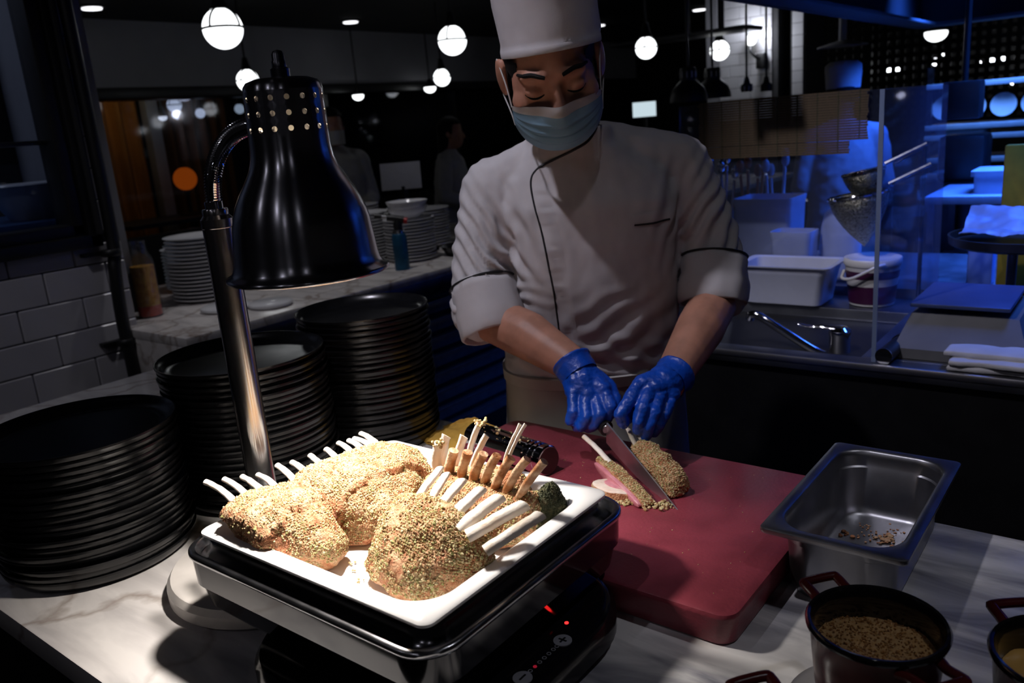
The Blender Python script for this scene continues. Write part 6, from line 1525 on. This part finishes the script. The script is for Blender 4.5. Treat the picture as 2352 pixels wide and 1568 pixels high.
B().lathe([(0.0, 0.045), (0.0425, 0.045), (0.0425, 0.196), (0.0, 0.200)], (JX, JY, 0.90), 24).build('pasta', mat('yellow_pasta', (0.80, 0.42, 0.05), 0.6, col2=(0.6, 0.24, 0.02), vscale=60), jr)
B().lathe([(0.0, 0.006), (0.0425, 0.006), (0.0425, 0.044), (0.0, 0.0445)], (JX, JY, 0.90), 24).build('red_layer', mat('red_layer', (0.8, 0.07, 0.01), 0.5, var=0.3), jr)
cd = thing('menu_card', 'blank white card standing among the white plates', 'card', (-3.50, 3.42, 0.90))
m = Matrix.Translation((-3.52, 3.46, 1.26)) @ Matrix.Rotation(math.radians(38), 4, 'Z') @ Matrix.Rotation(math.radians(-8), 4, 'X')
B().box((0, 0, 0), (0.235, 0.003, 0.155), m).build('card', M_white_plate, cd)
B().span((-3.54, 3.45, 0.90), (-3.50, 3.49, 1.20)).span((-3.6, 3.42, 0.90), (-3.44, 3.52, 0.91)).build('card_stand', M_plastic_black, cd)
pn = thing('black_pan', 'shallow black pan with leftovers beside the white plates', 'pan', (-2.70, 3.03, 0.90))
B().lathe([(0.0, 0.0), (0.10, 0.0), (0.13, 0.045), (0.134, 0.046), (0.125, 0.044), (0.098, 0.006), (0.0, 0.006)], (-2.70, 3.05, 0.90), 36).tube([(-2.80, 2.96, 0.935), (-2.90, 2.85, 0.96)], 0.010, 8).build('pan_body', M_plastic_black, pn)
b = B(); Rn = rnd(3)
for k in range(40): b.ell((-2.70 + Rn.gauss(0, 0.03), 3.05 + Rn.gauss(0, 0.03), 0.916), (0.012, 0.010, 0.008), seg=7, rin=5)
o = b.build('leftovers', mat('mixed_leftovers', (0.26, 0.10, 0.06), 0.6, col2=(0.16, 0.18, 0.03), vscale=40), pn); o['kind'] = 'stuff'

# ------------------------------------------------------------------ people in the background
def figure(x, y, yaw, label, coat_m, hair_m, h=1.68, hat=None, long_hair=False, mask_m=None, lean=0.0, loc_group=None):
    t = thing('person', label, 'person', (x, y, 0.0))
    k = h / 1.70
    M = Matrix.Translation((x, y, 0)) @ Matrix.Rotation(yaw, 4, 'Z') @ Matrix.Scale(k, 4)
    b_ = B()
    hz = 1.56; hy = -0.03 - lean
    b_.ell((0, hy + 0.01, hz + 0.035), (0.075, 0.092, 0.088), seg=18, rin=12); b_.ell((0, hy - 0.03, hz - 0.03), (0.066, 0.06, 0.085), seg=18, rin=12)
    b_.cap((0, hy - 0.085, hz + 0.005), (0, hy - 0.10, hz - 0.03), 0.008, 0.012)
    for s in (-1, 1): b_.ell((s * 0.076, hy + 0.01, hz - 0.005), (0.009, 0.017, 0.03), seg=10, rin=8)
    b_.cap((0, hy + 0.03, hz - 0.06), (0, 0.02, 1.40), 0.052, 0.058)
    b_.rings([[(rx * math.cos(a), cy + ry * math.sin(a), z) for a in [6.2832 * j / 20 for j in range(20)]] for z, rx, ry, cy in ((0.85, 0.15, 0.10, 0.03), (1.05, 0.145, 0.10, 0.02), (1.25, 0.16, 0.11, 0.0), (1.37, 0.15, 0.085, 0.0), (1.42, 0.08, 0.06, 0.01))])
    hands = []
    for s in (-1, 1):
        P = [(s * 0.165, 0.01, 1.355), (s * 0.215, 0.02, 1.10), (s * 0.13, -0.22, 1.04)]
        b_.cap(P[0], P[1], 0.05, 0.042); b_.cap(P[1], P[2], 0.042, 0.03); hands.append(P[2])
        for q in range(4): b_.cap((s * (0.115 + 0.012 * q), -0.24, 1.035), (s * (0.10 + 0.014 * q), -0.315, 1.00), 0.010, 0.008)
        b_.cap((s * 0.13, -0.22, 1.04), (s * 0.128, -0.262, 1.03), 0.030, 0.028); b_.cap((s * 0.11, -0.235, 1.04), (s * 0.075, -0.27, 1.03), 0.011, 0.009)
        b_.cap((s * 0.08, 0.03, 0.9), (s * 0.09, 0.03, 0.48), 0.08, 0.055); b_.cap((s * 0.09, 0.03, 0.48), (s * 0.09, 0.05, 0.09), 0.053, 0.04); b_.cap((s * 0.09, 0.06, 0.045), (s * 0.10, -0.07, 0.04), 0.04, 0.035)
    r = remesh(b_, 0.009, 3); r.M = M; r.build('body', M_skin, t, smooth=180)
    c = B()
    c.rings([[(rx * math.cos(a), cy + ry * math.sin(a), z) for a in [6.2832 * j / 24 for j in range(24)]] for z, rx, ry, cy in ((0.72, 0.19, 0.14, 0.03), (0.9, 0.185, 0.135, 0.03), (1.05, 0.175, 0.13, 0.02), (1.25, 0.18, 0.13, 0.0), (1.36, 0.17, 0.105, 0.0), (1.42, 0.10, 0.075, 0.01), (1.45, 0.068, 0.066, 0.012))])
    for s in (-1, 1):
        c.cap((s * 0.06, 0.01, 1.39), (s * 0.165, 0.01, 1.355), 0.05, 0.06); c.cap((s * 0.165, 0.01, 1.355), (s * 0.215, 0.02, 1.10), 0.062, 0.055); c.cap((s * 0.215, 0.02, 1.10), (s * 0.165, -0.12, 1.065), 0.055, 0.046)
    r = remesh(c, 0.010, 3); nn_ = normals(r); r.v = [p + n * 0.005 * fbm(p, 14, 3, x) for p, n in zip(r.v, nn_)]; r.M = M; r.build('coat', coat_m, t, smooth=180)
    hb2 = B(M=M)
    def hr_(a, q):
        th = a * 2 * math.pi; ph = q * (math.pi * 0.62)
        px_, py_, pz_ = 0.083 * math.sin(ph) * math.cos(th), 0.102 * math.sin(ph) * math.sin(th), 0.097 * math.cos(ph)
        front = max(0, -math.sin(th))
        if q > 0.55 and front > 0.35: pz_ = max(pz_, 0.035); py_ *= 0.93
        return (px_, hy + 0.012 + py_, hz + 0.035 + pz_)
    hb2.grid(hr_, 36, 16, None, True)
    if long_hair: hb2.rings([[(rx * math.cos(a), hy + cy + ry * math.sin(a), z) for a in [6.2832 * j / 20 for j in range(20)]] for z, rx, ry, cy in ((1.30, 0.05, 0.025, 0.09), (1.38, 0.075, 0.035, 0.085), (1.48, 0.085, 0.05, 0.06), (1.58, 0.08, 0.06, 0.05))])
    hb2.build('hair', hair_m, t, smooth=180)
    if hat:
        hm = B(M=M)
        hm.lathe([(0.086, 0.03), (0.088, 0.045), (0.09, 0.08), (0.094, 0.13), (0.092, 0.15), (0.07, 0.168), (0.03, 0.172), (0.0, 0.165)], (0, hy + 0.012, hz + 0.015), 32, sy=1.15).build('hat', hat, t, smooth=60)
    if mask_m:
        mm = B(M=M)
        mm.grid(lambda a, q: (0.072 * math.sin(2.3 * (a - .5)), hy - 0.03 - 0.078 * math.cos(2.3 * (a - .5)) , hz - 0.02 - 0.085 * q), 20, 8).build('face_mask', mask_m, t, smooth=80)
    tb = B(M=M)
    for s in (-1, 1): tb.tube([(s * 0.085, 0.03, 0.9), (s * 0.09, 0.03, 0.5), (s * 0.09, 0.045, 0.08)], [0.098, 0.072, 0.06], 16)
    tb.build('trousers', M_dark, t)
    return t
M_dimcoat = mat('dim_white_shirt', (0.50, 0.49, 0.48), 0.9, var=0.1)
figure(-4.06, 4.50, math.radians(118), 'long haired person in white shirt, side view, behind the white plates', M_dimcoat, M_hair, 1.60, None, True)
figure(-4.25, 3.60, math.radians(60), 'person in pale shirt and white mask half hidden by the heat lamp', M_dimcoat, M_hair, 1.71, None, False, M_mask_white)
figure(-1.335, 4.53, math.radians(205), 'second cook in white hat and coat under blue light behind the bamboo mat', M_coat, M_hair, 1.63, M_hat)
